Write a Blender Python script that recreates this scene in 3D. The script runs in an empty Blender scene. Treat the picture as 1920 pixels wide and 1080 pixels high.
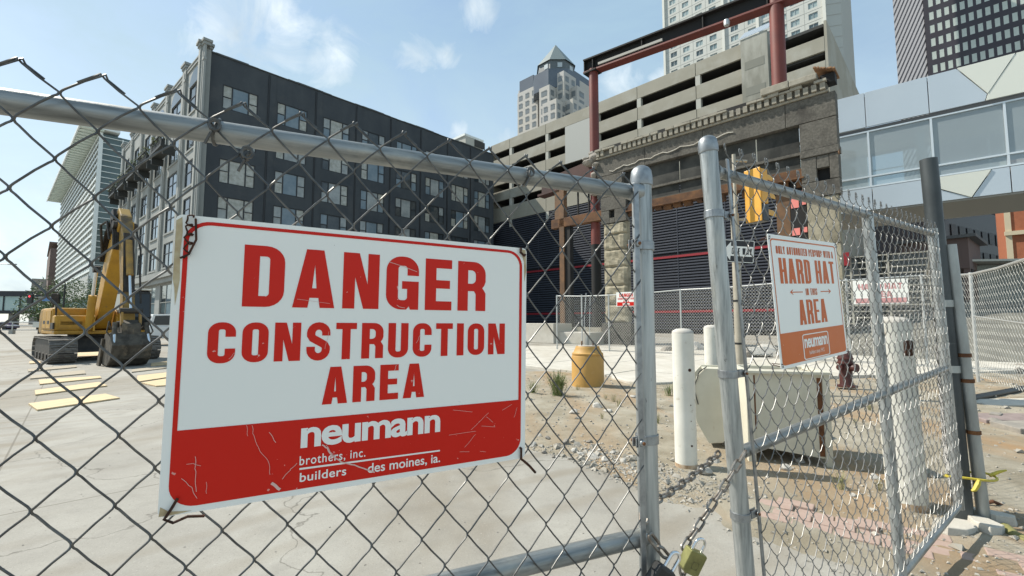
import bpy, bmesh, math, random
import numpy as np
from mathutils import Vector, Matrix
from mathutils.geometry import tessellate_polygon

# ------------------------------------------------------------------ camera, sky, sun
sc = bpy.context.scene
F_PX = 840.0
CAM_Z = 1.42
TILT = math.atan(63 / 840)
SUN_AZ, SUN_EL = math.radians(-70), math.radians(47)

cam_d = bpy.data.cameras.new('camera')
cam_d.sensor_width = 36; cam_d.sensor_fit = 'HORIZONTAL'
cam_d.lens = 36 * F_PX / 1920
cam_d.clip_start = 0.02; cam_d.clip_end = 3000
cam = bpy.data.objects.new('camera', cam_d)
sc.collection.objects.link(cam)
cam.location = (0, 0, CAM_Z); cam.rotation_euler = (math.pi / 2 + TILT, 0, 0)
sc.camera = cam

CF = Vector((0, math.cos(TILT), math.sin(TILT))); CU = Vector((0, -math.sin(TILT), math.cos(TILT)))
CC = Vector((0, 0, CAM_Z))
def ray(x, y): return CF + Vector((1, 0, 0)) * ((x - 960) / F_PX) + CU * ((540 - y) / F_PX)
def at(x, y, Y):
    r = ray(x, y); return CC + r * (Y / r.y)
def gnd(x, y, z=0.0):
    r = ray(x, y); return CC + r * ((z - CAM_Z) / r.z)

w = bpy.data.worlds.new('World'); sc.world = w; w.use_nodes = True
nt = w.node_tree; N = nt.nodes; K = nt.links
bg = N['Background']; bg.inputs['Strength'].default_value = 0.115
sky = N.new('ShaderNodeTexSky'); sky.sky_type = 'NISHITA'; sky.sun_disc = False
sky.sun_elevation = SUN_EL; sky.sun_rotation = SUN_AZ
sky.air_density = 1.0; sky.dust_density = 0.7; sky.ozone_density = 1.2
tc = N.new('ShaderNodeTexCoord')
def math_node(op, a, b=None, c=None):
    m = N.new('ShaderNodeMath'); m.operation = op
    for i, v in enumerate((a, b, c)):
        if v is None: continue
        if isinstance(v, (int, float)): m.inputs[i].default_value = v
        else: K.new(v, m.inputs[i])
    return m.outputs[0]
def noise_w(scale, detail, rough, dist=0.0, stretch=(1, 1, 1)):
    mp = N.new('ShaderNodeMapping'); mp.inputs['Scale'].default_value = stretch
    K.new(tc.outputs['Generated'], mp.inputs['Vector'])
    n = N.new('ShaderNodeTexNoise'); n.inputs['Scale'].default_value = scale
    n.inputs['Detail'].default_value = detail; n.inputs['Roughness'].default_value = rough
    n.inputs['Distortion'].default_value = dist
    K.new(mp.outputs[0], n.inputs['Vector']); return n.outputs['Fac']
# separate small cumulus puffs drifting over the town, each a direction and an angular size
puffs = [(470, 15, .19), (530, 60, .12), (430, 40, .13), (780, 115, .085), (838, 105, .05), (905, 15, .07), (620, 110, .10), (1300, 20, .08), (1150, 165, .085), (1250, 150, .05),
         (860, 245, .045), (180, 420, .2), (950, 260, .05), (60, 560, .22), (1000, 215, .04)]
tot = None
for px, py, rad in puffs:
    d = ray(px, py).normalized()
    vm = N.new('ShaderNodeVectorMath'); vm.operation = 'DISTANCE'
    K.new(tc.outputs['Generated'], vm.inputs[0]); vm.inputs[1].default_value = d
    mr = N.new('ShaderNodeMapRange'); mr.inputs['From Min'].default_value = 0; mr.inputs['From Max'].default_value = rad
    mr.inputs['To Min'].default_value = 1; mr.inputs['To Max'].default_value = 0; mr.interpolation_type = 'SMOOTHSTEP'
    K.new(vm.outputs['Value'], mr.inputs['Value'])
    tot = mr.outputs[0] if tot is None else math_node('MAXIMUM', tot, mr.outputs[0])
n1 = noise_w(10, 9, .64, .7); n2 = noise_w(2.6, 7, .6, .6, (1, 1, 2.2))
puff = math_node('SUBTRACT', math_node('ADD', math_node('MULTIPLY', tot, .52), math_node('MULTIPLY', n1, 1.35)), .96)
puff = math_node('MULTIPLY', puff, 2.2)
wisp = math_node('ADD', math_node('MULTIPLY', math_node('SUBTRACT', n2, .45), 1.1), .66)
puff.node.use_clamp = True; wisp.node.use_clamp = True
cover = math_node('MULTIPLY', puff, .75); cover.node.use_clamp = True
shade = noise_w(9, 4, .5)
cr = N.new('ShaderNodeMixRGB'); cr.inputs[1].default_value = (3.3, 3.9, 4.3, 1); cr.inputs[2].default_value = (6.0, 6.4, 6.5, 1)
sh2 = math_node('MULTIPLY', math_node('SUBTRACT', shade, .35), 3.2); sh2.node.use_clamp = True
K.new(sh2, cr.inputs[0])
veil = N.new('ShaderNodeMixRGB'); K.new(wisp, veil.inputs[0])
sep = N.new('ShaderNodeSeparateXYZ'); K.new(tc.outputs['Generated'], sep.inputs[0])
hz = N.new('ShaderNodeMapRange'); hz.inputs['From Min'].default_value = .0; hz.inputs['From Max'].default_value = .55; K.new(sep.outputs['Z'], hz.inputs['Value'])
hc_ = N.new('ShaderNodeMixRGB'); hc_.inputs[1].default_value = (4.6, 5.35, 5.5, 1); hc_.inputs[2].default_value = (2.45, 3.5, 4.2, 1); K.new(hz.outputs[0], hc_.inputs[0]); K.new(hc_.outputs[0], veil.inputs[2]); K.new(sky.outputs[0], veil.inputs[1])
mx = N.new('ShaderNodeMixRGB'); K.new(cover, mx.inputs[0]); K.new(veil.outputs[0], mx.inputs[1]); K.new(cr.outputs[0], mx.inputs[2])
K.new(mx.outputs[0], bg.inputs['Color'])

sun_d = bpy.data.lights.new('sun', 'SUN'); sun_d.energy = 3.9; sun_d.angle = math.radians(.55); sun_d.color = (1.0, .94, .83)
sun = bpy.data.objects.new('sun', sun_d); sc.collection.objects.link(sun)
sd = Vector((math.sin(SUN_AZ) * math.cos(SUN_EL), math.cos(SUN_AZ) * math.cos(SUN_EL), math.sin(SUN_EL)))
sun.rotation_euler = sd.to_track_quat('Z', 'Y').to_euler(); sun.location = sd * 60
sc.view_settings.view_transform = 'Standard'; sc.view_settings.look = 'None'
sc.view_settings.gamma = 1; sc.view_settings.exposure = 0.72
sc.render.engine = 'CYCLES'
try:
    sc.cycles.max_bounces = 6; sc.cycles.transparent_max_bounces = 12
except Exception: pass

# ------------------------------------------------------------------ mesh helpers
random.seed(4)
COL = sc.collection
class MB:
    def __init__(s): s.v = []; s.f = []
    def add(s, vs, fs):
        o = len(s.v); s.v += [tuple(v) for v in vs]; s.f += [tuple(i + o for i in q) for q in fs]; return s
    def box(s, x0, x1, y0, y1, z0, z1, M=None):
        vs = [Vector((x, y, z)) for z in (z0, z1) for y in (y0, y1) for x in (x0, x1)]
        if M is not None: vs = [M @ v for v in vs]
        return s.add(vs, [(0, 2, 3, 1), (4, 5, 7, 6), (0, 1, 5, 4), (2, 6, 7, 3), (0, 4, 6, 2), (1, 3, 7, 5)])
    def hexa(s, p):   # 8 corners: bottom ring 4, top ring 4
        return s.add(p, [(3, 2, 1, 0), (4, 5, 6, 7), (0, 1, 5, 4), (1, 2, 6, 5), (2, 3, 7, 6), (3, 0, 4, 7)])
    def tube(s, pts, r, n=8, closed=False, caps=True):
        P = np.array([tuple(p) for p in pts], float); m = len(P)
        R = np.full(m, r, float) if np.isscalar(r) else np.array(r, float)
        if closed: T = np.roll(P, -1, 0) - np.roll(P, 1, 0)
        else:
            T = np.empty_like(P); T[1:-1] = P[2:] - P[:-2]; T[0] = P[1] - P[0]; T[-1] = P[-1] - P[-2]
        T /= np.maximum(np.linalg.norm(T, axis=1, keepdims=True), 1e-9)
        a = np.array([0, 0, 1.0]) if abs(T[0][2]) < .9 else np.array([1.0, 0, 0])
        nn = np.cross(T[0], a); nn /= np.linalg.norm(nn)
        ang = np.linspace(0, 2 * np.pi, n, endpoint=False); ca = np.cos(ang)[:, None]; sa = np.sin(ang)[:, None]
        o = len(s.v)
        for i in range(m):
            nn = nn - T[i] * (nn @ T[i]); nn /= max(np.linalg.norm(nn), 1e-9)
            b = np.cross(T[i], nn)
            s.v += [tuple(q) for q in (P[i] + R[i] * (ca * nn + sa * b))]
        for i in range(m if closed else m - 1):
            j = (i + 1) % m
            for k in range(n):
                k2 = (k + 1) % n
                s.f.append((o + i * n + k, o + j * n + k, o + j * n + k2, o + i * n + k2))
        if caps and not closed:
            s.f.append(tuple(o + k for k in range(n))); s.f.append(tuple(o + (m - 1) * n + k for k in range(n - 1, -1, -1)))
        return s
    def cyl(s, p0, p1, r0, r1=None, n=16): return s.tube([p0, p1], [r0, r0 if r1 is None else r1], n)
    def lathe(s, prof, n=24, c=(0, 0, 0), M=None):
        o = len(s.v); m = len(prof)
        for r, z in prof:
            for k in range(n):
                a = 2 * math.pi * k / n
                v = Vector((r * math.cos(a), r * math.sin(a), z))
                if M is not None: v = M @ v
                s.v.append(tuple(v + Vector(c)))
        for i in range(m - 1):
            for k in range(n):
                k2 = (k + 1) % n
                s.f.append((o + i * n + k, o + i * n + k2, o + (i + 1) * n + k2, o + (i + 1) * n + k))
        s.f.append(tuple(o + k for k in range(n - 1, -1, -1))); s.f.append(tuple(o + (m - 1) * n + k for k in range(n)))
        return s
    def prism(s, pts, fn0, fn1):   # 2d polygon between two mappings
        n = len(pts); o = len(s.v)
        s.v += [tuple(fn0(*p)) for p in pts] + [tuple(fn1(*p)) for p in pts]
        s.f.append(tuple(o + k for k in range(n - 1, -1, -1))); s.f.append(tuple(o + n + k for k in range(n)))
        for k in range(n):
            k2 = (k + 1) % n; s.f.append((o + k, o + k2, o + n + k2, o + n + k))
        return s
    def mesh(s, name, smooth=False):
        me = bpy.data.meshes.new(name); me.from_pydata(s.v, [], s.f); me.validate()
        bm = bmesh.new(); bm.from_mesh(me); bmesh.ops.recalc_face_normals(bm, faces=bm.faces); bm.to_mesh(me); bm.free()
        if smooth:
            me.polygons.foreach_set('use_smooth', [True] * len(me.polygons))
            try: me.set_sharp_from_angle(angle=math.radians(40))
            except Exception: pass
        return me
    def build(s, name, mat, parent=None, smooth=False, bevel=0.0):
        me = s.mesh(name, smooth); me.materials.append(mat)
        return link(name, me, parent, bevel)
def link(name, me, parent=None, bevel=0.0, loc=None):
    o = bpy.data.objects.new(name, me); COL.objects.link(o)
    if parent is not None: o.parent = parent
    if loc is not None: o.location = loc
    if bevel:
        b = o.modifiers.new('bevel', 'BEVEL'); b.width = bevel; b.segments = 2; b.limit_method = 'ANGLE'; b.angle_limit = math.radians(50)
    return o
def tag(o, label=None, cat=None, group=None, kind=None):
    if label: o['label'] = label
    if cat: o['category'] = cat
    if group: o['group'] = group
    if kind: o['kind'] = kind
    return o
def thing(name, label, cat, loc=(0, 0, 0), rz=0.0, group=None, rot=None):
    o = bpy.data.objects.new(name, None); COL.objects.link(o); o.empty_display_size = .2
    o.location = loc; o.rotation_euler = rot if rot is not None else (0, 0, rz)
    return tag(o, label, cat, group)
def boxo(name, mat, parent, *b, bevel=0.0): return MB().box(*b).build(name, mat, parent, bevel=bevel)
def copies(me_owner, places, parent):
    out = []
    for p in places:
        c = me_owner.copy(); COL.objects.link(c); c.parent = parent; c.location = p; out.append(c)
    return out
def frame_rz(az): return math.radians(90 - az)
def vnoise(p, s):   # cheap smooth 3d noise for shaping geometry
    from mathutils import noise
    return noise.noise(Vector(p) * s)

# ------------------------------------------------------------------ materials
MATS = {}
def mat(name, col, rough=.6, metal=0.0, col2=None, nscale=6, namt=.5, bump=0.0, bscale=40, stretch=(1, 1, 1), spec=None,
        col3=None, n3scale=2, n3lo=.55, n3hi=.7, rvar=0.0, coord='Object', n3stretch=(1, 1, 1)):
    if name in MATS: return MATS[name]
    m = bpy.data.materials.new(name); m.use_nodes = True; MATS[name] = m
    t = m.node_tree; n = t.nodes; l = t.links; b = n['Principled BSDF']
    b.inputs['Base Color'].default_value = (*col, 1); b.inputs['Roughness'].default_value = rough; b.inputs['Metallic'].default_value = metal
    if spec is not None: b.inputs['Specular IOR Level'].default_value = spec
    if not (col2 or bump or col3 or rvar): return m
    tc = n.new('ShaderNodeTexCoord')
    def mp(st):
        g = n.new('ShaderNodeMapping'); g.inputs['Scale'].default_value = st; l.new(tc.outputs[coord], g.inputs[0]); return g.outputs[0]
    def nz(sc_, det=6, ro=.6, st=stretch):
        x = n.new('ShaderNodeTexNoise'); x.inputs['Scale'].default_value = sc_; x.inputs['Detail'].default_value = det
        x.inputs['Roughness'].default_value = ro; l.new(mp(st), x.inputs['Vector']); return x
    out = None
    if col2:
        x = nz(nscale); r = n.new('ShaderNodeValToRGB'); r.color_ramp.elements[0].position = .5 - .2 / max(namt, .05) * .5
        r.color_ramp.elements[1].position = min(.98, .5 + .2 / max(namt, .05) * .5)
        r.color_ramp.elements[0].color = (*col, 1); r.color_ramp.elements[1].color = (*col2, 1)
        l.new(x.outputs['Fac'], r.inputs[0]); out = r.outputs[0]
    if col3:
        x = nz(n3scale, 8, .65, n3stretch); r = n.new('ShaderNodeMapRange'); r.inputs['From Min'].default_value = n3lo; r.inputs['From Max'].default_value = n3hi
        l.new(x.outputs['Fac'], r.inputs['Value']); g = n.new('ShaderNodeMixRGB'); l.new(r.outputs[0], g.inputs[0])
        if out is not None: l.new(out, g.inputs[1])
        else: g.inputs[1].default_value = (*col, 1)
        g.inputs[2].default_value = (*col3, 1); out = g.outputs[0]
    if out is not None: l.new(out, b.inputs['Base Color'])
    if rvar:
        x = nz(nscale * 2.3); r = n.new('ShaderNodeMapRange'); r.inputs['To Min'].default_value = max(.02, rough - rvar); r.inputs['To Max'].default_value = min(1, rough + rvar)
        l.new(x.outputs['Fac'], r.inputs['Value']); l.new(r.outputs[0], b.inputs['Roughness'])
    if bump:
        x = nz(bscale, 8, .65); bp = n.new('ShaderNodeBump'); bp.inputs['Strength'].default_value = min(1, bump); bp.inputs['Distance'].default_value = .02 * bump
        l.new(x.outputs['Fac'], bp.inputs['Height']); l.new(bp.outputs[0], b.inputs['Normal'])
    return m

galv = mat('galvanised_steel', (.38, .40, .405), .40, .80, (.25, .265, .27), 16, .8, .12, 90, (1, 1, .25), rvar=.12, col3=(.25, .25, .24), n3scale=30, n3lo=.62, n3hi=.74)
def galv_mat(name, st, k_=1.0):
    m = bpy.data.materials.new(name); m.use_nodes = True; t = m.node_tree; n = t.nodes; l = t.links; b = n['Principled BSDF']; tc = n.new('ShaderNodeTexCoord')
    def nz(sc_, st_, det=6, ro=.6):
        g = n.new('ShaderNodeMapping'); g.inputs['Scale'].default_value = st_; l.new(tc.outputs['Object'], g.inputs[0]); x = n.new('ShaderNodeTexNoise')
        x.inputs['Scale'].default_value = sc_; x.inputs['Detail'].default_value = det; x.inputs['Roughness'].default_value = ro; l.new(g.outputs[0], x.inputs['Vector']); return x.outputs['Fac']
    def ramp(f, stops):
        r = n.new('ShaderNodeValToRGB'); e = r.color_ramp.elements; e[0].position, e[0].color = stops[0][0], (*stops[0][1], 1); e[1].position, e[1].color = stops[-1][0], (*stops[-1][1], 1)
        for p, c in stops[1:-1]: k = e.new(p); k.color = (*c, 1)
        l.new(f, r.inputs[0]); return r.outputs[0]
    def mix(f, a, b_, amt=1.0):
        g = n.new('ShaderNodeMixRGB'); k = n.new('ShaderNodeMath'); k.operation = 'MULTIPLY'; k.inputs[1].default_value = amt; l.new(f, k.inputs[0]); l.new(k.outputs[0], g.inputs[0]); l.new(a, g.inputs[1]); g.inputs[2].default_value = (*b_, 1); return g.outputs[0]
    c = ramp(nz(70, st), [(p_, tuple(v_ * k_ for v_ in c_)) for p_, c_ in ((.30, (.20, .215, .215)), (.48, (.40, .425, .425)), (.62, (.50, .52, .515)), (.78, (.60, .62, .61)))])
    def thr(f, lo, hi):
        r = n.new('ShaderNodeMapRange'); r.inputs['From Min'].default_value = lo; r.inputs['From Max'].default_value = hi; l.new(f, r.inputs['Value']); return r.outputs[0]
    c = mix(thr(nz(9, tuple(.5 + .5 * v for v in st)), .56, .66), c, (.46, .45, .40), .55)      # chalky white rust
    c = mix(thr(nz(42, tuple(.25 + .75 * v for v in st), 8, .7), .66, .71), c, (.06, .058, .052), .8)   # scuffs
    l.new(c, b.inputs['Base Color']); b.inputs['Metallic'].default_value = .62
    rr = n.new('ShaderNodeMapRange'); l.new(nz(30, st), rr.inputs[0]); rr.inputs['To Min'].default_value = .30; rr.inputs['To Max'].default_value = .58; l.new(rr.outputs[0], b.inputs['Roughness'])
    bp = n.new('ShaderNodeBump'); bp.inputs['Strength'].default_value = .25; bp.inputs['Distance'].default_value = .002; l.new(nz(120, tuple(.3 + .7 * v for v in st), 6, .7), bp.inputs['Height']); l.new(bp.outputs[0], b.inputs['Normal'])
    return m
galv_v = galv_mat('galvanised_post', (1, 1, .05), .9); galv_h = galv_mat('galvanised_rail', (.06, 1, 1), .62)
wire_lit = mat('sunlit_galvanised_wire', (.22, .22, .215), .42, .6, (.14, .14, .135), 60, .6)  # same wire as galv_wire, with the sunlight on the right leaf put into the colour
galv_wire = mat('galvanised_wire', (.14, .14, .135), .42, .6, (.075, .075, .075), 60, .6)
galv_band = mat('galvanised_band', (.34, .36, .37), .42, .8, (.24, .25, .26), 40, .7)
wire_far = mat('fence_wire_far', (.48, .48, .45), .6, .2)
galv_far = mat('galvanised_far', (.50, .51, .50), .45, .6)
rust = mat('rust', (.10, .04, .018), .85, .1, (.20, .085, .03), 12, .8, .4, 60)
rust_wire = mat('rusty_wire', (.035, .016, .010), .8, .3, (.08, .03, .015), 60, .7)
chain_m = mat('chain_steel', (.30, .285, .26), .42, .7, (.15, .12, .095), 40, .8)
brass = mat('brass_body', (.26, .25, .095), .42, .55, (.17, .165, .06), 30, .7, .08, 200)
chrome = mat('shackle_chrome', (.72, .73, .74), .12, 1.0)
black_m = mat('black_plastic', (.012, .013, .014), .38)
# ------------------------------------------------------------------ ground
def concrete_mat(name, a, b, stain, bump=.5, s=1.0, crack=True, str_amt=.75):
    m = bpy.data.materials.new(name); m.use_nodes = True; t = m.node_tree; n = t.nodes; l = t.links; bs = n['Principled BSDF']
    tc = n.new('ShaderNodeTexCoord')
    def nz(scale, det=8, ro=.62, st=(1, 1, 1), rot=0.0, dist=0.0):
        g = n.new('ShaderNodeMapping'); g.inputs['Scale'].default_value = st; g.inputs['Rotation'].default_value = (0, 0, rot); l.new(tc.outputs['Object'], g.inputs[0])
        x = n.new('ShaderNodeTexNoise'); x.inputs['Scale'].default_value = scale; x.inputs['Detail'].default_value = det; x.inputs['Roughness'].default_value = ro
        x.inputs['Distortion'].default_value = dist; l.new(g.outputs[0], x.inputs['Vector']); return x.outputs['Fac']
    def mr(v, lo, hi, o0=0., o1=1.):
        r = n.new('ShaderNodeMapRange'); r.inputs['From Min'].default_value = lo; r.inputs['From Max'].default_value = hi
        r.inputs['To Min'].default_value = o0; r.inputs['To Max'].default_value = o1; l.new(v, r.inputs['Value']); return r.outputs[0]
    def mix(f, c1, c2):
        g = n.new('ShaderNodeMixRGB'); l.new(f, g.inputs[0])
        for i, c in ((1, c1), (2, c2)):
            if isinstance(c, tuple): g.inputs[i].default_value = (*c, 1)
            else: l.new(c, g.inputs[i])
        return g.outputs[0]
    c = mix(mr(nz(.9 * s), .35, .68), a, b)
    c = mix(mr(nz(.5 * s, 8, .6, (1, .22, 1), .75, .4), .46, .68, 0, str_amt), c, stain)
    c = mix(mr(nz(9 * s, 6, .7), .62, .75, 0, .4), c, tuple(k * .62 for k in a))
    c = mix(mr(nz(70 * s, 3, .6), .58, .72, 0, .45), c, tuple(k * .5 for k in a))
    c = mix(mr(nz(260 * s, 3, .6), .56, .70, 0, .35), c, tuple(k * .55 for k in a))
    c = mix(mr(nz(60 * s, 3, .6), .60, .74, 0, .35), c, tuple(min(.8, k * 1.5) for k in b))
    c = mix(mr(nz(3.2 * s, 10, .7), .50, .68, 0, .38), c, tuple(k * .72 for k in a))
    c = mix(mr(nz(28 * s, 8, .75), .64, .70, 0, .55), c, tuple(k * .45 for k in a))
    if crack:
        # tyre dust dragged across the lot, and sawn slab joints
        tw = n.new('ShaderNodeTexWave'); tw.inputs['Scale'].default_value = .55; tw.inputs['Distortion'].default_value = 5.5; tw.inputs['Detail'].default_value = 4; tw.inputs['Detail Scale'].default_value = .5
        gm_ = n.new('ShaderNodeMapping'); gm_.inputs['Rotation'].default_value = (0, 0, .95); l.new(tc.outputs['Object'], gm_.inputs[0]); l.new(gm_.outputs[0], tw.inputs['Vector'])
        mu = n.new('ShaderNodeMath'); mu.operation = 'MULTIPLY'; l.new(mr(tw.outputs['Fac'], .72, .98, 0, .55), mu.inputs[0]); l.new(mr(nz(.35, 5, .6), .42, .62), mu.inputs[1])
        c = mix(mu.outputs[0], c, stain)
        bt = n.new('ShaderNodeTexBrick'); bt.offset = 0; bt.inputs['Scale'].default_value = .21; bt.inputs['Mortar Size'].default_value = .0022; bt.inputs['Mortar Smooth'].default_value = .3; bt.inputs['Brick Width'].default_value = 1; bt.inputs['Row Height'].default_value = 1
        gm2 = n.new('ShaderNodeMapping'); gm2.inputs['Rotation'].default_value = (0, 0, .80); gm2.inputs['Location'].default_value = (.3, .45, 0); l.new(tc.outputs['Object'], gm2.inputs[0]); l.new(gm2.outputs[0], bt.inputs['Vector'])
        c = mix(mr(bt.outputs['Fac'], 0, 1, 0, .7), c, (.13, .115, .09))
        v = n.new('ShaderNodeTexVoronoi'); v.feature = 'DISTANCE_TO_EDGE'; v.inputs['Scale'].default_value = .33
        g = n.new('ShaderNodeMapping'); l.new(tc.outputs['Object'], g.inputs[0])
        x = n.new('ShaderNodeTexNoise'); x.inputs['Scale'].default_value = 1.3; x.inputs['Detail'].default_value = 6; l.new(g.outputs[0], x.inputs['Vector'])
        ad = n.new('ShaderNodeVectorMath'); ad.operation = 'MULTIPLY_ADD'; l.new(x.outputs['Color'], ad.inputs[0]); ad.inputs[1].default_value = (1.3, 1.3, 0); l.new(g.outputs[0], ad.inputs[2])
        l.new(ad.outputs[0], v.inputs['Vector'])
        c = mix(mr(v.outputs['Distance'], .0, .004, .75, 0), c, (.10, .09, .075))
    l.new(c, bs.inputs['Base Color']); bs.inputs['Roughness'].default_value = .88
    bp = n.new('ShaderNodeBump'); bp.inputs['Strength'].default_value = bump; bp.inputs['Distance'].default_value = .01
    l.new(nz(55 * s, 12, .8), bp.inputs['Height']); l.new(bp.outputs[0], bs.inputs['Normal'])
    return m
conc = concrete_mat('lot_concrete', (.265, .25, .22), (.36, .344, .305), (.20, .168, .122), str_amt=.85)
conc_walk = concrete_mat('walk_concrete', (.49, .46, .40), (.57, .54, .48), (.40, .36, .29), s=1.3, crack=False)
dirt = concrete_mat('dirt', (.235, .20, .14), (.38, .345, .275), (.33, .205, .10), bump=1.0, s=2.0, crack=False, str_amt=1.0)

g = MB(); R = 900
# one sheet with a finer middle so the ground bends very slightly
g.add([(-R, -40, 0), (R, -40, 0), (R, R, 0), (-R, R, 0)], [(0, 1, 2, 3)])
tag(g.build('ground', conc), kind='structure')

edge = [(-1.2, 13.6), (-.6, 8.5), (.0, 5.45), (.15, 5.28), (.42, 5.0), (.66, 4.77), (1.0, 4.2), (1.26, 3.77), (1.42, 3.42), (1.54, 3.10), (1.9, 2.75), (2.35, 2.35), (2.75, 1.9), (3.2, 1.5),
        (5.0, .9), (14, .6), (15, 13.0), (5.7, 10.6), (3.5, 10.3), (1.6, 12.6)]
def inside_depth(x, y):
    best = 1e9; ins = False; n = len(edge)
    for i in range(n):
        (x1, y1), (x2, y2) = edge[i], edge[(i + 1) % n]
        if (y1 > y) != (y2 > y) and x < (x2 - x1) * (y - y1) / (y2 - y1) + x1: ins = not ins
        dx, dy = x2 - x1, y2 - y1; t = max(0, min(1, ((x - x1) * dx + (y - y1) * dy) / (dx * dx + dy * dy)))
        d = math.hypot(x - x1 - t * dx, y - y1 - t * dy); best = min(best, d)
    return best if ins else -best
def dirt_h(x, y):
    d = inside_depth(x, y) + .16 * vnoise((x, y, 0), 2.3) + .05 * vnoise((x, y, 3), 9)
    k = max(-1., min(1., d / .22))
    base = .02 * k
    b = .028 * vnoise((x, y, 7), 1.1) + .012 * vnoise((x, y, 1), 4.1) + .006 * vnoise((x, y, 2), 11)
    return base + max(0, k) * (.018 + b * min(1, max(0, d) / .5))
g = MB(); xs = []; x = -1.4
while x < 13: xs.append(x); x += .07 if x < 5 else .14
ys = []; y = .6
while y < 13.8: ys.append(y); y += .05 if y < 5 else .11
HN = {}
for j, y in enumerate(ys):
    for i, x in enumerate(xs):
        h = dirt_h(x, y); g.v.append((x, y, h)); HN[(i, j)] = h
nx = len(xs)
for j in range(len(ys) - 1):
    for i in range(nx - 1):
        if max(HN[(i, j)], HN[(i + 1, j)], HN[(i, j + 1)], HN[(i + 1, j + 1)]) > -.012:
            a = j * nx + i; g.f.append((a, a + 1, a + nx + 1, a + nx))
tag(g.build('dirt_ground', dirt, smooth=True), kind='structure')
def ground_z(x, y): return max(0.0, dirt_h(x, y))

# pavement of separate slabs, clipped along the kerb
def clip(poly, nx_, ny_, c):
    out = []
    for i in range(len(poly)):
        p, q = poly[i], poly[(i + 1) % len(poly)]
        dp = p[0] * nx_ + p[1] * ny_ - c; dq = q[0] * nx_ + q[1] * ny_ - c
        if dp >= 0: out.append(p)
        if dp * dq < 0: t = dp / (dp - dq); out.append((p[0] + t * (q[0] - p[0]), p[1] + t * (q[1] - p[1])))
    return out
pave = tag(bpy.data.objects.new('pavement', None), kind='structure'); COL.objects.link(pave)
au = math.radians(-46); U0 = (math.sin(au), math.cos(au)); V0 = (math.cos(au), -math.sin(au))
k1 = Vector((3.7, 2.94)).normalized(); c1 = k1.x * .41 + k1.y * 13.9
k2 = Vector((-.22, 1)).normalized(); c2 = k2.x * 3.45 + k2.y * 10.15
for a in range(-12, 12):
    for b in range(-3, 8):
        pol = []
        gp = .012
        for (da, db) in ((gp, gp), (1.6 - gp, gp), (1.6 - gp, 1.6 - gp), (gp, 1.6 - gp)):
            ua = a * 1.6 + da; vb = b * 1.6 + db
            pol.append((3.4 + U0[0] * ua + V0[0] * vb, 10.2 + U0[1] * ua + V0[1] * vb))
        pol = clip(pol, k1.x, k1.y, c1)
        if len(pol) > 2: pol = clip(pol, k2.x, k2.y, c2)
        if len(pol) > 2: pol = clip(pol, -.2, -1, -25.5)
        if len(pol) < 3: continue
        xs_ = [p[0] for p in pol]; ys_ = [p[1] for p in pol]
        if min(ys_) < 4 or max(xs_) > 19 or max(xs_) < -7: continue
        z = .085 + random.uniform(-.006, .006)
        MB().prism(pol, lambda x, y: (x, y, -.02), lambda x, y: (x, y, z)).build('slab', conc_walk, pave, bevel=.008)
# rounded kerb return in front of the slabs
kb = MB(); pts = []
for t in np.linspace(0, 1, 14):
    a = math.radians(-160 + 130 * t); pts.append((3.15 + .62 * math.cos(a), 10.35 + .5 * math.sin(a)))
pts += [(4.1, 10.5), (3.3, 11.2), (2.4, 11.0)]
kb.prism(pts, lambda x, y: (x, y, -.02), lambda x, y: (x, y, .11))
kb.build('kerb_return', conc_walk, pave, bevel=.03)

# salmon paving bricks at the edge of the dirt
brickm = mat('pink_brick', (.37, .275, .23), .85, 0, (.33, .235, .195), 9, .7, .4, 60, col3=(.45, .40, .33), n3scale=5, n3lo=.5, n3hi=.7)
bp_ = tag(bpy.data.objects.new('brick_paving', None), kind='structure'); COL.objects.link(bp_)
bd = Vector((.79, -.61)); bn = Vector((.61, .79)); o0 = Vector((1.78, 3.42))
bm0 = MB().box(0, .235, 0, .112, -.03, .0).build('brick', brickm, bp_, bevel=.006)
first = True
for r in range(4):
    for k in range(6 if r < 3 else 4):
        if random.random() < .12: continue
        p = o0 + bd * (k * .245 + (.12 if r % 2 else 0)) + bn * ((r - 1) * .12)
        c = bm0 if first else bm0.copy()
        if not first: COL.objects.link(c); c.parent = bp_
        first = False
        c.location = (p.x, p.y, ground_z(p.x, p.y) + random.uniform(.000, .012)); c.rotation_euler = (random.uniform(-.02, .02), random.uniform(-.02, .02), math.atan2(bd.y, bd.x) + random.uniform(-.02, .02))

# stones
stone_m = mat('rubble_stone', (.42, .395, .35), .9, 0, (.52, .50, .46), 8, .7, .6, 30)
stone_d = mat('dark_rubble', (.20, .185, .165), .9, 0, (.30, .27, .23), 8, .7, .6, 30)
def rock_mesh(seed, n=2):
    rr = random.Random(seed); bm = bmesh.new(); bmesh.ops.create_icosphere(bm, subdivisions=n, radius=1)
    sx, sy, sz = rr.uniform(.8, 1.3), rr.uniform(.6, 1), rr.uniform(.4, .75); off = rr.uniform(0, 99)
    planes = [(Vector((rr.uniform(-1, 1), rr.uniform(-1, 1), rr.uniform(-.6, 1))).normalized(), rr.uniform(.55, .85)) for _ in range(9)]
    for v in bm.verts:
        for nrm, d in planes:
            e = v.co.dot(nrm) - d
            if e > 0: v.co -= nrm * e * .92
        v.co *= 1 + .12 * vnoise(v.co + Vector((off, 0, 0)), 1.7)
        v.co.x *= sx; v.co.y *= sy; v.co.z *= sz
    me = bpy.data.meshes.new('rock'); bm.to_mesh(me); bm.free(); return me
rocks = [rock_mesh(i) for i in range(8)]
for r_ in rocks[:5]: r_.materials.append(stone_m)
for r_ in rocks[5:]: r_.materials.append(stone_d)
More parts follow.
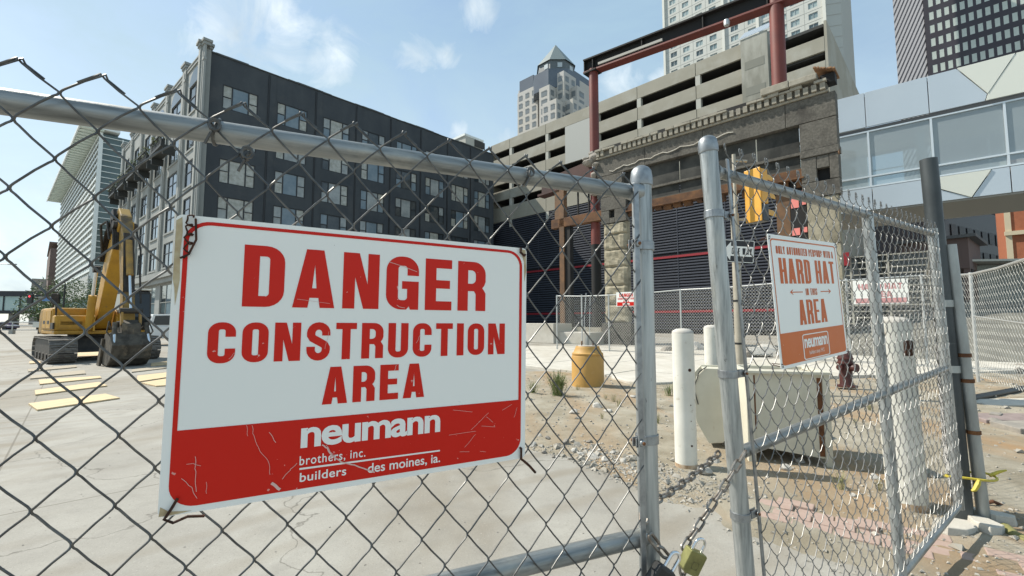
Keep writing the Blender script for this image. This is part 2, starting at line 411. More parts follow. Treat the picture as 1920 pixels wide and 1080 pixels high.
def rock(x, y, s, k, label=None, group='broken stones along the edge of the dirt', z=None):
    o = bpy.data.objects.new('rubble_stone', rocks[k % 8]); COL.objects.link(o); o.scale = (s, s, s)
    o.location = (x, y, (ground_z(x, y) if z is None else z) + s * .22); o.rotation_euler = (random.uniform(-.3, .3), random.uniform(-.3, .3), random.uniform(0, 6.3))
    tag(o, label or 'small broken stone in the loose row where concrete meets the dirt', 'stone', group)
for px, py, s in [(1000, 838, .07), (1012, 822, .06), (1028, 828, .05), (1046, 842, .06), (1062, 838, .09), (1078, 850, .07), (1090, 856, .06), (1105, 836, .05), (1112, 862, .08), (1135, 868, .07), (1150, 856, .05), (1168, 872, .06), (1182, 866, .05),
                  (1020, 850, .05), (1038, 858, .04), (1070, 862, .04), (1125, 850, .04), (1143, 874, .04)]:
    p = gnd(px, py); rock(p.x, p.y, s * .8, random.randrange(8))
for px, py, s, k, lb in [(1322, 893, .085, 0, 'pale angular stone on the dirt behind the chained gate posts'), (1300, 868, .05, 1, 'small pale stone at the foot of the slim white bollard'),
                         (1340, 872, .055, 2, 'pale stone lying behind the right gate post'),
                         (1475, 888, .07, 3, 'pale stone in front of the white steel cabinet'), (1502, 872, .07, 4, 'rounded pale stone against the white steel cabinet'), (1120, 768, .10, 1, 'pale stone lying in front of the ochre signal base'),
                         (1140, 776, .07, 2, 'smaller pale stone beside the pale stone in front of the signal base'), (1190, 748, .07, 0, 'white lump on the dirt right of the ochre signal base'),
                         (1075, 780, .09, 3, 'flat light stone on the orange dirt'), (1640, 905, .05, 2, 'white fragment on the dirt between cabinet and thick bollard'), (1600, 940, .035, 4, 'tiny white chip near the brick paving'),
                         (1885, 672, .22, 5, 'big dark stone beyond the far fence post'), (1915, 690, .2, 6, 'dark stone at the picture edge beyond the far fence'), (1850, 690, .12, 3, 'ochre stone at the foot of the far fence post'),
                         (1870, 800, .1, 6, 'dark stone in front of the broken paving slabs'), (1910, 700, .16, 7, 'dark lump beside the rubble at the far fence')]:
    p = gnd(px, py); rock(p.x, p.y, s, k, lb, 'loose stones on the site')
# small gravel nobody could count
g = MB(); tet = [(1, 0, -.3), (-.5, .9, -.2), (-.6, -.8, -.3), (.4, .2, .55), (-.5, -.1, .6), (0, 0, -.6)]
tf = [(0, 1, 3), (1, 4, 3), (1, 2, 4), (2, 0, 3), (2, 3, 4), (0, 5, 1), (1, 5, 2), (2, 5, 0)]
cnt = 0
while cnt < 9000:
    if cnt % 3: Y = 2.2 + 9.5 * random.random() ** 1.6; X = random.uniform(.02, 1.25) * Y
    else: Y = random.uniform(3.6, 5.2); X = 1.26 - (Y - 3.77) * .65 + random.gauss(.25, .25)
    if inside_depth(X, Y) < -.12: continue
    cnt += 1; s = .003 + (.012 if cnt % 40 else .034) * random.random() ** (3 if cnt % 40 else 1) * (1 + .12 * Y)
    a = random.uniform(0, 6.3); ca, sa = math.cos(a), math.sin(a); z = ground_z(X, Y)
    g.add([(X + s * (q[0] * ca - q[1] * sa), Y + s * (q[0] * sa + q[1] * ca), z + s * (q[2] * .7 + .3)) for q in tet], tf)
tag(g.build('gravel', mat('gravel_stone', (.27, .25, .21), .95, 0, (.40, .375, .33), 3, .7)), 'loose grey gravel scattered over the dirt', 'gravel', kind='stuff')
g = MB()
for _ in range(500):
    Y = 1.6 + 9 * random.random() ** 1.5; X = random.uniform(-1.1, 1.1) * Y
    s = .003 + .006 * random.random(); g.add([(X + s * q[0], Y + s * q[1], s * (q[2] * .5 + .2)) for q in tet], tf)
tag(g.build('grit', stone_d), 'dark grit scattered on the concrete lot', 'grit', kind='stuff')

# ------------------------------------------------------------------ chain link
def chainlink(parent, ncol, u0, pitch, levels, y0, r, T, name='wire', top='hook', n=6, mat_=None, joined=False, wob=.003, par=0, dep=None):
    """levels: function(level,u)->z ; a wire runs between neighbouring node columns"""
    made = []; acc = MB() if joined else None
    for i in range(ncol):
        pts = []; d = dep or r * 1.05; e = r * .9
        j = 0; nodes = []
        while True:
            c = i if (j + i + par) % 2 == 0 else i + 1
            u = u0 + c * pitch; z = levels(j, u)
            if z is None: break
            nodes.append((u + (e if c == i + 1 else -e), z, c == i + 1)); j += 1
        m = len(nodes)
        def W(u, y, z):
            return T(u + wob * vnoise((u, 0, z), 5) , y + 2 * wob * vnoise((u, 5, z), 2.5), z + wob * vnoise((u, 9, z), 5))
        if joined:
            for q, (u, z, rt) in enumerate(nodes): pts.append(W(u, y0 + (d if q % 2 else -d), z))
            acc.tube(pts, r, 3, caps=False); continue
        for q, (u, z, rt) in enumerate(nodes):
            yin = y0 + (d if rt else -d); yout = y0 + (-d if rt else d)
            tip = Vector((u, y0, z))
            if q == 0:
                nu, nz_, _ = nodes[1]
                dirn = Vector((nu - u, 0, nz_ - z)).normalized()
                if top == 'hook':      # knuckled selvage: the end turns over and runs back down the neighbour wire
                    mir = Vector((-dirn.x, 0, dirn.z))
                    for t in (.030, .020, .010, .004): 
                        p = tip + mir * t; pts.append(W(p.x, yin + (.0015 if rt else -.0015), p.z))
                    pts.append(W(u - dirn.x * .002, y0, z + .003)); p = tip + dirn * .004; pts.append(W(p.x, yout, p.z))
                elif top == 'loop':
                    s_ = 1 if rt else -1
                    for a in np.linspace(-.3, 1.65, 9):
                        an = a * math.pi; pts.append(W(u + s_ * (.0065 - .0085 * math.cos(an)), y0 + s_ * (.004 * math.sin(an * .5) - .002), z + .008 + .0125 * math.sin(an)))
                    p = tip + dirn * .012; pts.append(W(p.x, yout, p.z))
                else: pts.append(W(u, yout, z))
                continue
            pu, pz, _ = nodes[q - 1]
            ab = .009 if d < .005 else .015
            A = tip + Vector((pu - u, 0, pz - z)).normalized() * ab; A.y = yin
            if q == m - 1: pts.append(W(A.x, A.y, A.z)); pts.append(W(u, y0, z)); break
            nu, nz_, _ = nodes[q + 1]
            B = tip + Vector((nu - u, 0, nz_ - z)).normalized() * ab; B.y = yout
            # slight belly in the straight run
            L = Vector((pu, yin, pz)); mid = (L + A) / 2; mid.z += .0012 * (1 if rt else -1); pts.append(W(*mid))
            Cc = tip + Vector((e * 1.6 if rt else -e * 1.6, 0, 0))
            for t in (0, .25, .5, .75, 1):
                p = A * (1 - t) ** 2 + Cc * 2 * t * (1 - t) + B * t * t; pts.append(W(*p))
        made.append(MB().tube(pts, r, n).build(name, mat_ or galv_wire, parent, smooth=True))
    if joined: return tag(acc.build('chain_link_mesh', mat_ or wire_far, parent), kind='stuff')
    return made
def pipe(name, parent, p0, p1, r, m, n=20, segs=1):
    pts = [Vector(p0).lerp(Vector(p1), t / segs) for t in range(segs + 1)]
    return MB().tube(pts, r, n).build(name, m, parent, smooth=True)
def dome_cap(parent, c, r, m, ax=None):
    M = ax
    return MB().lathe([(r * 1.10, -.030), (r * 1.13, -.026), (r * 1.13, -.008), (r * 1.07, .0), (r * 1.02, r * .35), (r * .8, r * .66), (r * .5, r * .84), (r * .02, r * .92)], 24, c, M).build('post_cap', m, parent, smooth=True)
def band(parent, c, r, dirx, m, h=.022, ear=.03, ydir=1, tz=0.0):
    """pressed steel tension band with its two ears and carriage bolt; dirx: +1/-1 side on which the ears stick out"""
    b = MB(); n = 20
    prof = []
    for k in range(n + 1):
        a = math.pi * 2 * k / n; prof.append((math.cos(a), math.sin(a)))
    ro, ri = r + .0035, r + .0003
    o = len(b.v)
    for (ca, sa) in prof[:-1]:
        for rr_, zz in ((ri, -h / 2), (ro, -h / 2), (ro, h / 2), (ri, h / 2)): b.v.append((c[0] + rr_ * ca, c[1] + rr_ * sa, c[2] + zz + tz * rr_ * ca))
    for k in range(n):
        k2 = (k + 1) % n
        for q in range(4): b.f.append((o + k * 4 + q, o + k2 * 4 + q, o + k2 * 4 + (q + 1) % 4, o + k * 4 + (q + 1) % 4))
    x0, x1 = sorted((c[0] + dirx * (r - .002), c[0] + dirx * (r + ear)))
    for s in (-1, 1): b.box(x0, x1, c[1] + ydir * .010 + s * .006 - .0016, c[1] + ydir * .010 + s * .006 + .0016, c[2] - h / 2, c[2] + h / 2)
    bolt = b.build('tension_band', m, parent, smooth=False, bevel=.001)
    bx_ = c[0] + dirx * (r + ear * .62)
    MB().tube([(bx_, c[1] + ydir * .010 - .02, c[2]), (bx_, c[1] + ydir * .010 + .022, c[2])], .0042, 10).build('bolt', rust, bolt)
    MB().lathe([(.0085, 0), (.0075, .003), (.003, .005)], 12, (0, 0, 0), Matrix.Translation((bx_, c[1] + ydir * .0195, c[2])) @ Matrix.Rotation(-math.pi / 2, 4, 'X')).build('bolt_head', galv_band, bolt, smooth=True)

# ---- left leaf of the gate
gl = thing('gate_leaf', 'galvanised chain-link gate leaf carrying the big red and white danger sign', 'gate', (.329, 1.116, 0), math.radians(206.4), 'double chain-link gate')
zr = lambda u: 1.745 - .0173 * u
zm = lambda u: .909 + .03 * u
pipe('top_rail', gl, (-.005, 0, zr(0)), (2.3, 0, zr(2.3)), .0185, galv_h, 24, 12)
pipe('middle_rail', gl, (0, 0, zm(0)), (2.3, 0, zm(2.3)), .0205, galv_h, 24, 8)
pipe('bottom_rail', gl, (0, 0, .085), (2.3, 0, .10), .0205, galv_h)
pipe('end_post', gl, (0, 0, .06), (0, 0, 1.785), .0245, galv_v, 28, 10)
pipe('end_post', gl, (2.3, 0, .06), (2.3, 0, 1.78), .0245, galv_v, 20)
dome_cap(gl, (0, 0, 1.793), .0245, galv_band)
# saddle flare where the rail is welded to the post
MB().tube([(.012, 0, zr(0)), (.030, 0, zr(0)), (.048, 0, zr(.05))], [.026, .0225, .0187], 20).build('weld_collar', galv, gl, smooth=True)
boxo('tension_bar', galv_band, gl, .036, .051, .0245, .0295, .10, 1.752, bevel=.001)
for z_ in (1.608, 1.137, .35): band(gl, (0, 0, z_), .0245, 1, galv_band, ydir=1.6)
def levL(j, u):
    if j == 0: return 1.776
    z = 1.739 - (.0545 - .0065 * max(0, u)) * (j - 1)
    return z if z > .10 else None
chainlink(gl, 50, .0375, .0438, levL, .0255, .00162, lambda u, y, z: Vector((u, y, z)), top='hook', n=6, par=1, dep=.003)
# tie wires round the rail
def tie(parent, u, z, r, yoff, m=galv_wire):
    p = []
    for k in range(15):
        a = -2.4 + 5.6 * k / 14; p.append((u + .004 * math.sin(k * .5), yoff + (r + .0025) * math.cos(a), z + (r + .0025) * math.sin(a)))
    p += [(u + .004, yoff + r + .010, z - .012), (u + .012, yoff + r + .006, z - .03)]
    t = MB().tube(p, .0022, 6)
    q = []
    for k in range(13):
        a = 2 * math.pi * k / 8; q.append((u + .008 * math.cos(a), yoff + r + .008, z + .004 + .009 * math.sin(a) - .0004 * k))
    t.tube(q, .0022, 6); return t.build('tie_wire', m, parent, smooth=True)
for u_ in (.907, .335, 1.5): tie(gl, u_, zr(u_), .0185, 0)
tie(gl, .86, 1.69, .004, .02)

# ---- right leaf of the gate: it sags, so it is sheared a little in its own plane
A0 = Vector((.682, 1.456, 0)); gd = Vector((2.168, 1.544)).normalized()
gr = thing('gate_leaf', 'galvanised chain-link gate leaf carrying the orange hard hat sign', 'gate', A0, math.atan2(gd.y, gd.x), 'double chain-link gate')
def TR(u, y, z): return Vector((u + .098 * (1.95 - z), y, z + .041 * u))
pipe('top_rail', gr, TR(-.01, 0, 1.915), TR(2.66, 0, 1.905), .0195, galv_h, 24, 12)
pipe('middle_rail', gr, TR(-.01, 0, .993), TR(2.66, 0, .998), .0205, galv_h, 24, 8)
pipe('bottom_rail', gr, TR(.0, 0, .075), TR(2.66, 0, .085), .0205, galv_h, 24, 8)
pipe('end_post', gr, TR(-.046, 0, .02), TR(-.046, 0, 1.995), .0275, galv_v, 28, 10)
ax = Matrix.Rotation(-.098, 4, 'Y')
dome_cap(gr, TR(-.046, 0, 2.003), .0275, galv_band, ax)
MB().tube([TR(-.03, 0, 1.914), TR(-.008, 0, 1.914), TR(.008, 0, 1.914)], [.028, .0235, .0197], 20).build('weld_collar', galv, gr, smooth=True)
pipe('upright', gr, TR(1.405, 0, .07), TR(1.405, 0, 1.90), .0245, galv_v, 24, 6)
pipe('end_post', gr, TR(2.66, 0, .06), TR(2.66, 0, 1.94), .0275, galv_v, 24, 6)
tb = MB(); q0 = TR(.018, -.026, .10); q1 = TR(.018, -.026, 1.955)
tb.hexa([q0 + Vector(v) for v in ((-.007, -.0025, 0), (.007, -.0025, 0), (.007, .0025, 0), (-.007, .0025, 0))] + [q1 + Vector(v) for v in ((-.007, -.0025, 0), (.007, -.0025, 0), (.007, .0025, 0), (-.007, .0025, 0))])
tb.build('tension_bar', galv_band, gr)
for z_ in (1.77, 1.253, .80, .3):
    c = TR(-.046, 0, z_); band(gr, c, .0275, 1, galv_band, h=.024, ear=.045, ydir=-1.6)
def levR(j, u):
    z = 1.985 - .042 * min(j, 1) - .0525 * max(0, j - 1) - .012 * u
    return z if z > .09 else None
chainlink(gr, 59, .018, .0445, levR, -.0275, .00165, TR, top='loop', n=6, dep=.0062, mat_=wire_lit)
# ------------------------------------------------------------------ lettering
def arc(cx, cy, rx, ry, a0, a1, n=8):
    return [(cx + rx * math.cos(math.radians(a0 + (a1 - a0) * k / n)), cy + ry * math.sin(math.radians(a0 + (a1 - a0) * k / n))) for k in range(n + 1)]
def rrect(x0, y0, x1, y1, tl=0, tr=0, br=0, bl=0, n=6):
    p = []
    p += arc(x1 - tr, y1 - tr, tr, tr, 0, 90, n) if tr else [(x1, y1)]
    p += arc(x0 + tl, y1 - tl, tl, tl, 90, 180, n) if tl else [(x0, y1)]
    p += arc(x0 + bl, y0 + bl, bl, bl, 180, 270, n) if bl else [(x0, y0)]
    p += arc(x1 - br, y0 + br, br, br, 270, 360, n) if br else [(x1, y0)]
    return p
def ribbon(pts, t):
    P = [Vector(p) for p in pts]; L = []; Rr = []
    for i, p in enumerate(P):
        a = P[max(0, i - 1)]; b = P[min(len(P) - 1, i + 1)]; d = (b - a).normalized(); nn = Vector((-d.y, d.x))
        L.append(tuple(p + nn * t / 2)); Rr.append(tuple(p - nn * t / 2))
    return L + Rr[::-1]
def glyph(ch, W, H, t):
    """heavy condensed capitals, W wide, H high, stem t"""
    b = t * .82; r = min(W * .46, H * .3); ri = max(.01, r - t)
    if ch == 'I': return [[(0, 0), (W, 0), (W, H), (0, H)]]
    if ch == 'D': return [rrect(0, 0, W, H, 0, r, r, 0), rrect(t, b, W - t, H - b, 0, ri, ri, 0)]
    if ch == 'O': return [rrect(0, 0, W, H, r, r, r, r), rrect(t, b, W - t, H - b, ri, ri, ri, ri)]
    if ch == 'U':
        return [[(0, H), (0, r)] + arc(r, r, r, r, 180, 270) + arc(W - r, r, r, r, 270, 360) + [(W, H), (W - t, H), (W - t, b + ri)] + arc(W - t - ri, b + ri, ri, ri, 360, 270) + arc(t + ri, b + ri, ri, ri, 270, 180) + [(t, H)]]
    if ch in 'CG':
        up = H * .645; lo = H * .355
        p = [(W, up)] + arc(W - r, H - r, r, r, 0, 90) + arc(r, H - r, r, r, 90, 180) + arc(r, r, r, r, 180, 270)
        if ch == 'C': p += arc(W - r, r, r, r, 270, 360) + [(W, lo), (W - t, lo)]
        else: p += [(W * .62, 0), (W * .70, b * .35), (W * .74, 0), (W, 0), (W, H * .535), (W * .48, H * .535), (W * .48, H * .39), (W - t, H * .39)]
        p += arc(W - t - ri, b + ri, ri, ri, 360, 270) + arc(t + ri, b + ri, ri, ri, 270, 180) + arc(t + ri, H - b - ri, ri, ri, 180, 90) + arc(W - t - ri, H - b - ri, ri, ri, 90, 0) + [(W - t, up)]
        return [p]
    if ch == 'E': return [[(0, 0), (W, 0), (W, b), (t, b), (t, H / 2 - b * .42), (W * .93, H / 2 - b * .42), (W * .93, H / 2 + b * .5), (t, H / 2 + b * .5), (t, H - b), (W, H - b), (W, H), (0, H)]]
    if ch == 'L': return [[(0, 0), (W, 0), (W, b), (t, b), (t, H), (0, H)]]
    if ch == 'T': return [[(W / 2 - t / 2, 0), (W / 2 + t / 2, 0), (W / 2 + t / 2, H - b), (W, H - b), (W, H), (0, H), (0, H - b), (W / 2 - t / 2, H - b)]]
    if ch == 'H': return [[(0, 0), (t, 0), (t, H / 2 - b / 2), (W - t, H / 2 - b / 2), (W - t, 0), (W, 0), (W, H), (W - t, H), (W - t, H / 2 + b / 2), (t, H / 2 + b / 2), (t, H), (0, H)]]
    if ch == 'N':
        a = t * 1.22; return [[(0, 0), (t * .92, 0), (t * .92, H * .56), (W - a, 0), (W, 0), (W, H), (W - t * .92, H), (W - t * .92, H * .44), (a, H), (0, H)]]
    if ch == 'A':
        h1, h2 = H * .17, H * .335; m = W / 2; tw = t * .62; e = t * 1.06
        s = (m - tw) / H
        return [[(0, 0), (e, 0), (e + s * h1 * .8, h1), (W - e - s * h1 * .8, h1), (W - e, 0), (W, 0), (m + tw, H), (m - tw, H)], [(e + s * h2 * .95, h2), (m, H * .74), (W - e - s * h2 * .95, h2)]]
    if ch == 'R':
        yb = H * .47; r2 = min(r, (H - yb) * .48); ri2 = max(.01, r2 - t * .75)
        return [[(0, 0), (t, 0), (t, H * .40), (W - t - ri2 * .4, H * .40), (W - t, H * .34), (W - t * 1.0, 0), (W, 0), (W, H * .36), (W * .93, H * .43), (W * .88, yb), (W * .95, H * .52), (W, H * .60)] + arc(W - r2, H - r2, r2, r2, 0, 90) + [(0, H)],
                rrect(t, H * .55, W - t, H - b, 0, ri2, ri2, 0)]
    if ch == 'P':
        r2 = H * .24; ri2 = max(.01, r2 - t * .8)
        return [[(0, 0), (t, 0), (t, H * .40)] + arc(W - r2, H * .40 + r2, r2, r2, 270, 360) + arc(W - r2, H - r2, r2, r2, 0, 90) + [(0, H)], rrect(t, H * .40 + b, W - t, H - b, 0, ri2, ri2, 0)]
    if ch == 'S':
        x0, x1 = t / 2, W - t / 2; y0, y1 = b / 2, H - b / 2; rx = (x1 - x0) / 2; ry = min(rx * 1.05, (y1 - y0) * .25); m = W / 2
        c = [(x1, H * .655)] + arc(m, y1 - ry, rx, ry, 0, 180, 10) + [(x0, H * .66), (x0 + rx * .22, H * .585), (m, H * .5), (x1 - rx * .22, H * .41), (x1, H * .33)] + arc(m, y0 + ry, rx, ry, 0, -180, 10) + [(x0, H * .36)]
        return [ribbon(c, t * .95)]
    if ch == 'W': 
        q = W / 4; tt = t * .85
        return [[(0, H), (tt, H), (q + tt * .15, H * .36), (W / 2 - tt * .42, H), (W / 2 + tt * .42, H), (W - q - tt * .15, H * .36), (W - tt, H), (W, H), (W - q + tt * .25, 0), (W - q - tt * .65, 0), (W / 2, H * .58), (q + tt * .65, 0), (q - tt * .25, 0)]]
    if ch == 'Y': return [[(W / 2 - t / 2, 0), (W / 2 + t / 2, 0), (W / 2 + t / 2, H * .4), (W, H), (W - t * 1.05, H), (W / 2, H * .6), (t * 1.05, H), (0, H), (W / 2 - t / 2, H * .4)]]
    if ch == 'Z': return [[(0, 0), (W, 0), (W, b), (t * 1.15, b), (W, H - b), (W, H), (0, H), (0, H - b), (W - t * 1.15, H - b), (0, b)]]
    return []
def flat_mesh(shapes, y=0.0):
    m = MB()
    for cs in shapes:
        vs = [Vector((p[0], p[1], 0)) for c in cs for p in c]
        tris = tessellate_polygon([[Vector((p[0], p[1], 0)) for p in c] for c in cs])
        m.add([(v.x, y, v.y) for v in vs], [t for t in tris])
    return m
def line_of(text, x0, x1, z0, H, t, gap, wd):
    """list of glyph shapes filling x0..x1; wd gives relative widths"""
    fixed = sum(wd.get(c, 1.0) for c in text); k = (x1 - x0 - gap * (len(text) - 1)) / fixed; x = x0; out = []
    for c in text:
        w_ = wd.get(c, 1.0) * k
        if c != ' ':
            out.append([[(p[0] + x, p[1] + z0) for p in cc] for cc in glyph(c, w_, H, min(t, w_ * .95))])
        x += w_ + gap
    return out
def xf(shapes, sx, sz, ox, oz): return [[[(p[0] * sx + ox, p[1] * sz + oz) for p in c] for c in s] for s in shapes]
def typeset(text, x0, x1, z0, z1, y, bold=0.0, sp=1.0):
    """built-in sans face fitted into a rectangle"""
    cu = bpy.data.curves.new('t', 'FONT'); cu.body = text; cu.size = 1; cu.offset = bold; cu.space_character = sp; cu.resolution_u = 4
    o = bpy.data.objects.new('t', cu); COL.objects.link(o); bpy.context.view_layer.update()
    me = o.evaluated_get(bpy.context.evaluated_depsgraph_get()).to_mesh()
    vs = [v.co.copy() for v in me.vertices]; fs = [tuple(p.vertices) for p in me.polygons]
    o.to_mesh_clear(); bpy.data.objects.remove(o); bpy.data.curves.remove(cu)
    a0 = min(v.x for v in vs); a1 = max(v.x for v in vs); b0 = min(v.y for v in vs); b1 = max(v.y for v in vs)
    m = MB(); m.add([(x0 + (v.x - a0) / (a1 - a0) * (x1 - x0), y, z0 + (v.y - b0) / (b1 - b0) * (z1 - z0)) for v in vs], fs); return m

def scratched(name, col, scr, amt=.004, mask=.56, rough=.32, dirtc=None, edge=.0):
    m = bpy.data.materials.new(name); m.use_nodes = True; t = m.node_tree; n = t.nodes; l = t.links; b = n['Principled BSDF']; b.inputs['Specular IOR Level'].default_value = .22
    tc = n.new('ShaderNodeTexCoord')
    def nz(sc_, det, ro, dist=0, off=0, st=(1, 1, 1)):
        g = n.new('ShaderNodeMapping'); g.inputs['Location'].default_value = (off, off * .7, 0); g.inputs['Scale'].default_value = st; l.new(tc.outputs['Object'], g.inputs[0])
        x = n.new('ShaderNodeTexNoise'); x.inputs['Scale'].default_value = sc_; x.inputs['Detail'].default_value = det; x.inputs['Roughness'].default_value = ro; x.inputs['Distortion'].default_value = dist
        l.new(g.outputs[0], x.inputs['Vector']); return x.outputs['Fac']
    def mm(op, a, b_):
        k = n.new('ShaderNodeMath'); k.operation = op
        for i, v in enumerate((a, b_)):
            if isinstance(v, (int, float)): k.inputs[i].default_value = v
            else: l.new(v, k.inputs[i])
        return k.outputs[0]
    tot = None
    for (s1, s2, off, st) in ((7, 14, 0, (1, 1, .5)), (11, 20, 5, (.4, 1, 1)), (16, 26, 9, (1, 1, 1)), (9, 17, 14, (1, 1, 2))):
        ln = mm('LESS_THAN', mm('ABSOLUTE', mm('SUBTRACT', nz(s1, 1.5, .4, .2, off, st), .5), 0), amt)
        mk = mm('GREATER_THAN', nz(s2, 4, .6, 0, off + 3), mask)
        s = mm('MULTIPLY', ln, mk); tot = s if tot is None else mm('MAXIMUM', tot, s)
    sp = mm('GREATER_THAN', nz(95, 3, .5, 0, 2), .70 if scr[0] > .4 else .735)
    tot = mm('MAXIMUM', tot, mm('MULTIPLY', sp, mm('GREATER_THAN', nz(8, 3, .6, 0, 7), .5)))
    g = n.new('ShaderNodeMixRGB'); l.new(mm('MULTIPLY', tot, .85), g.inputs[0]); g.inputs[2].default_value = (*scr, 1)
    base = n.new('ShaderNodeMixRGB'); l.new(mm('MULTIPLY', nz(3, 5, .6, 0, 1), .35), base.inputs[0]); base.inputs[1].default_value = (*col, 1)
    base.inputs[2].default_value = (*(dirtc or tuple(c * .8 for c in col)), 1)
    l.new(base.outputs[0], g.inputs[1]); l.new(g.outputs[0], b.inputs['Base Color'])
    rr_ = n.new('ShaderNodeMapRange'); l.new(nz(12, 5, .6, 0, 21), rr_.inputs[0]); rr_.inputs['To Min'].default_value = rough - .08; rr_.inputs['To Max'].default_value = rough + .12; l.new(rr_.outputs[0], b.inputs['Roughness'])
    return m
white_en = scratched('sign_white', (.83, .83, .79), (.30, .29, .26), .0008, .70, .38, (.78, .78, .74))
red_en = scratched('sign_red', (.60, .014, .006), (.68, .34, .30), .0009, .70, .30, (.52, .012, .006))
red_letter = scratched('sign_letter_red', (.62, .016, .007), (.72, .42, .38), .0009, .69, .30)
pinkline = mat('sign_red_edge', (.75, .35, .33), .4)
orange_en = scratched('sign_orange', (.60, .135, .022), (.66, .38, .25), .0018, .66, .42, (.56, .16, .06))
orange_letter = scratched('sign_letter_orange', (.58, .12, .02), (.70, .50, .40), .0018, .64, .45)
alu = mat('sign_edge', (.62, .60, .54), .5, .3, (.35, .26, .16), 30, .7)

def euler_of(yaw, pitch, roll):
    return (Matrix.Rotation(yaw, 4, 'Z') @ Matrix.Rotation(pitch, 4, 'X') @ Matrix.Rotation(roll, 4, 'Y')).to_euler()
def ring(x0, z0, x1, z1, r, t):
    return [rrect(x0, z0, x1, z1, r, r, r, r, 8), rrect(x0 + t, z0 + t, x1 - t, z1 - t, max(.01, r - t), max(.01, r - t), max(.01, r - t), max(.01, r - t), 8)]
WD = {'I': .40, 'A': 1.12, 'E': .92, 'T': .94, 'C': 1.0, 'N': 1.06, 'R': 1.04, 'S': 1.03, 'O': 1.0, 'U': 1.02, 'D': 1.0, 'G': 1.04, 'W': 1.5, ' ': .45, 'Y': 1.05, 'Z': .95, 'L': .85, 'H': 1.05, 'P': 1.0}

# ---- danger sign on the left leaf (24 x 18 inch print grid)
SW, SH = .61 * .967, .44 * .967
ds = thing('danger_sign', 'large white and red danger construction area sign wired to the left gate leaf', 'sign', CC + (Vector((-.2372, .8089, 1.3586)) - CC) * .967, rot=euler_of(.5087, .0107, .0059))
kx, kz = SW / 24, SH / 18
def S(shapes): return xf(shapes, kx, kz, -SW / 2, -SH / 2)
MB().prism(S([[rrect(0, 0, 24, 18, .35, .35, .35, .35)]])[0][0], lambda x, z: (x, .0016, z), lambda x, z: (x, 0, z)).build('plate', white_en, ds)
for nm, pts in (('rust_stain', None),): pass
border = [rrect(.43, .38, 23.57, 17.70, 1.35, 1.35, 1.35, 1.35, 8), rrect(.67, 4.93, 23.32, 17.48, 1.12, 1.12, .02, .02, 8)]
flat_mesh(S([border]), -.0005).build('red_border_and_band', red_en, ds)
for nm, txt, a, b_, z0, H_, t_, gap in (('danger_lettering', 'DANGER', 3.53, 20.19, 12.43, 4.02, .86, .50), ('construction_lettering', 'CONSTRUCTION', 1.88, 21.99, 8.85, 2.56, .54, .34), ('area_lettering', 'AREA', 8.34, 15.31, 5.80, 2.55, .56, .34)):
    shp = line_of(txt, a, b_, z0, H_, t_, gap, WD)
    flat_mesh(S(shp), -.0005).build(nm, red_letter, ds)
def TS(name, text, x0, x1, z0, z1, m, parent, y, bold=0.0, sp=1.0, fn=None):
    q = typeset(text, x0 * kx - SW / 2, x1 * kx - SW / 2, z0 * kz - SH / 2, z1 * kz - SH / 2, y, bold, sp); return q.build(name, m, parent)
TS('company_lettering', 'neumann', 7.17, 16.6, 3.02, 4.36, white_en, ds, -.0009, .026, .92)
TS('small_lettering', 'brothers, inc.', 7.15, 11.24, 1.82, 2.52, white_en, ds, -.0009, .008, 1.12)
TS('small_lettering', 'builders', 7.2, 10.03, .83, 1.42, white_en, ds, -.0009, .012, 1.05)
TS('small_lettering', 'des moines, ia.', 11.43, 16.65, .62, 1.40, white_en, ds, -.0009, .012, 1.0)
flat_mesh(S([[[(7.16, 1.63), (16.62, 1.55), (16.62, 1.66), (7.16, 1.75)]]]), -.0009).build('rule_line', white_en, ds)
# long gouges that bare the metal
def gouge(pts, t, m=alu, y=-.0013):
    c = []
    for i in range(len(pts) - 1):
        for k in range(5):
            p = Vector(pts[i]).lerp(Vector(pts[i + 1]), k / 5); c.append((p.x + .03 * math.sin(i * 2 + k), p.y))
    c.append(pts[-1]); flat_mesh(S([[ribbon(c, t * .6)]]), y).build('scratch', m, ds)
gm = mat('scratch_metal', (.66, .45, .41), .5, .1)
gouge([(8.45, 3.1), (8.75, 2.85), (9.1, 2.3), (9.7, 1.75), (10.5, 1.45), (11.2, 1.1), (11.9, .72)], .14, gm)
gouge([(8.7, 3.05), (9.05, 2.45), (9.6, 1.85), (10.4, 1.5), (11.6, .85)], .05, gm, -.0015)
gouge([(4.4, 4.85), (4.5, 4.2), (4.9, 3.2), (5.4, 2.4), (5.5, 1.6)], .035, gm)
gouge([(4.1, 4.9), (4.2, 4.2)], .03, gm); gouge([(5.35, 4.3), (5.75, 3.6)], .05, gm)
gouge([(7.0, 2.1), (6.6, 1.7), (6.2, 1.2)], .05, gm); gouge([(5.6, 1.05), (6.1, .55)], .28, gm)
gouge([(1.2, 2.9), (1.5, 2.9), (1.9, 2.7)], .035, gm); gouge([(1.6, 3.3), (1.65, 2.4), (1.75, 1.2)], .045, gm); gouge([(1.0, 2.1), (1.5, 1.5), (1.8, .8)], .04, gm); gouge([(2.2, 1.7), (2.25, 1.0)], .03, gm)
for a, b_ in (((18.6, 1.6), (19.5, 2.5)), ((19.1, 2.9), (20.6, 4.1)), ((20.0, 3.1), (21.2, 2.9)), ((19.9, 1.1), (20.4, 1.0)), ((18.2, 1.3), (19.0, 1.2)), ((21.8, 4.2), (22.7, 4.6)), ((17.3, 2.7), (19.5, 2.75)), ((22.9, 3.5), (23.2, 4.3)), ((17.6, 4.6), (19.2, 4.3)), ((20.4, 3.8), (21.0, 3.3))): gouge([a, b_], .035, gm)
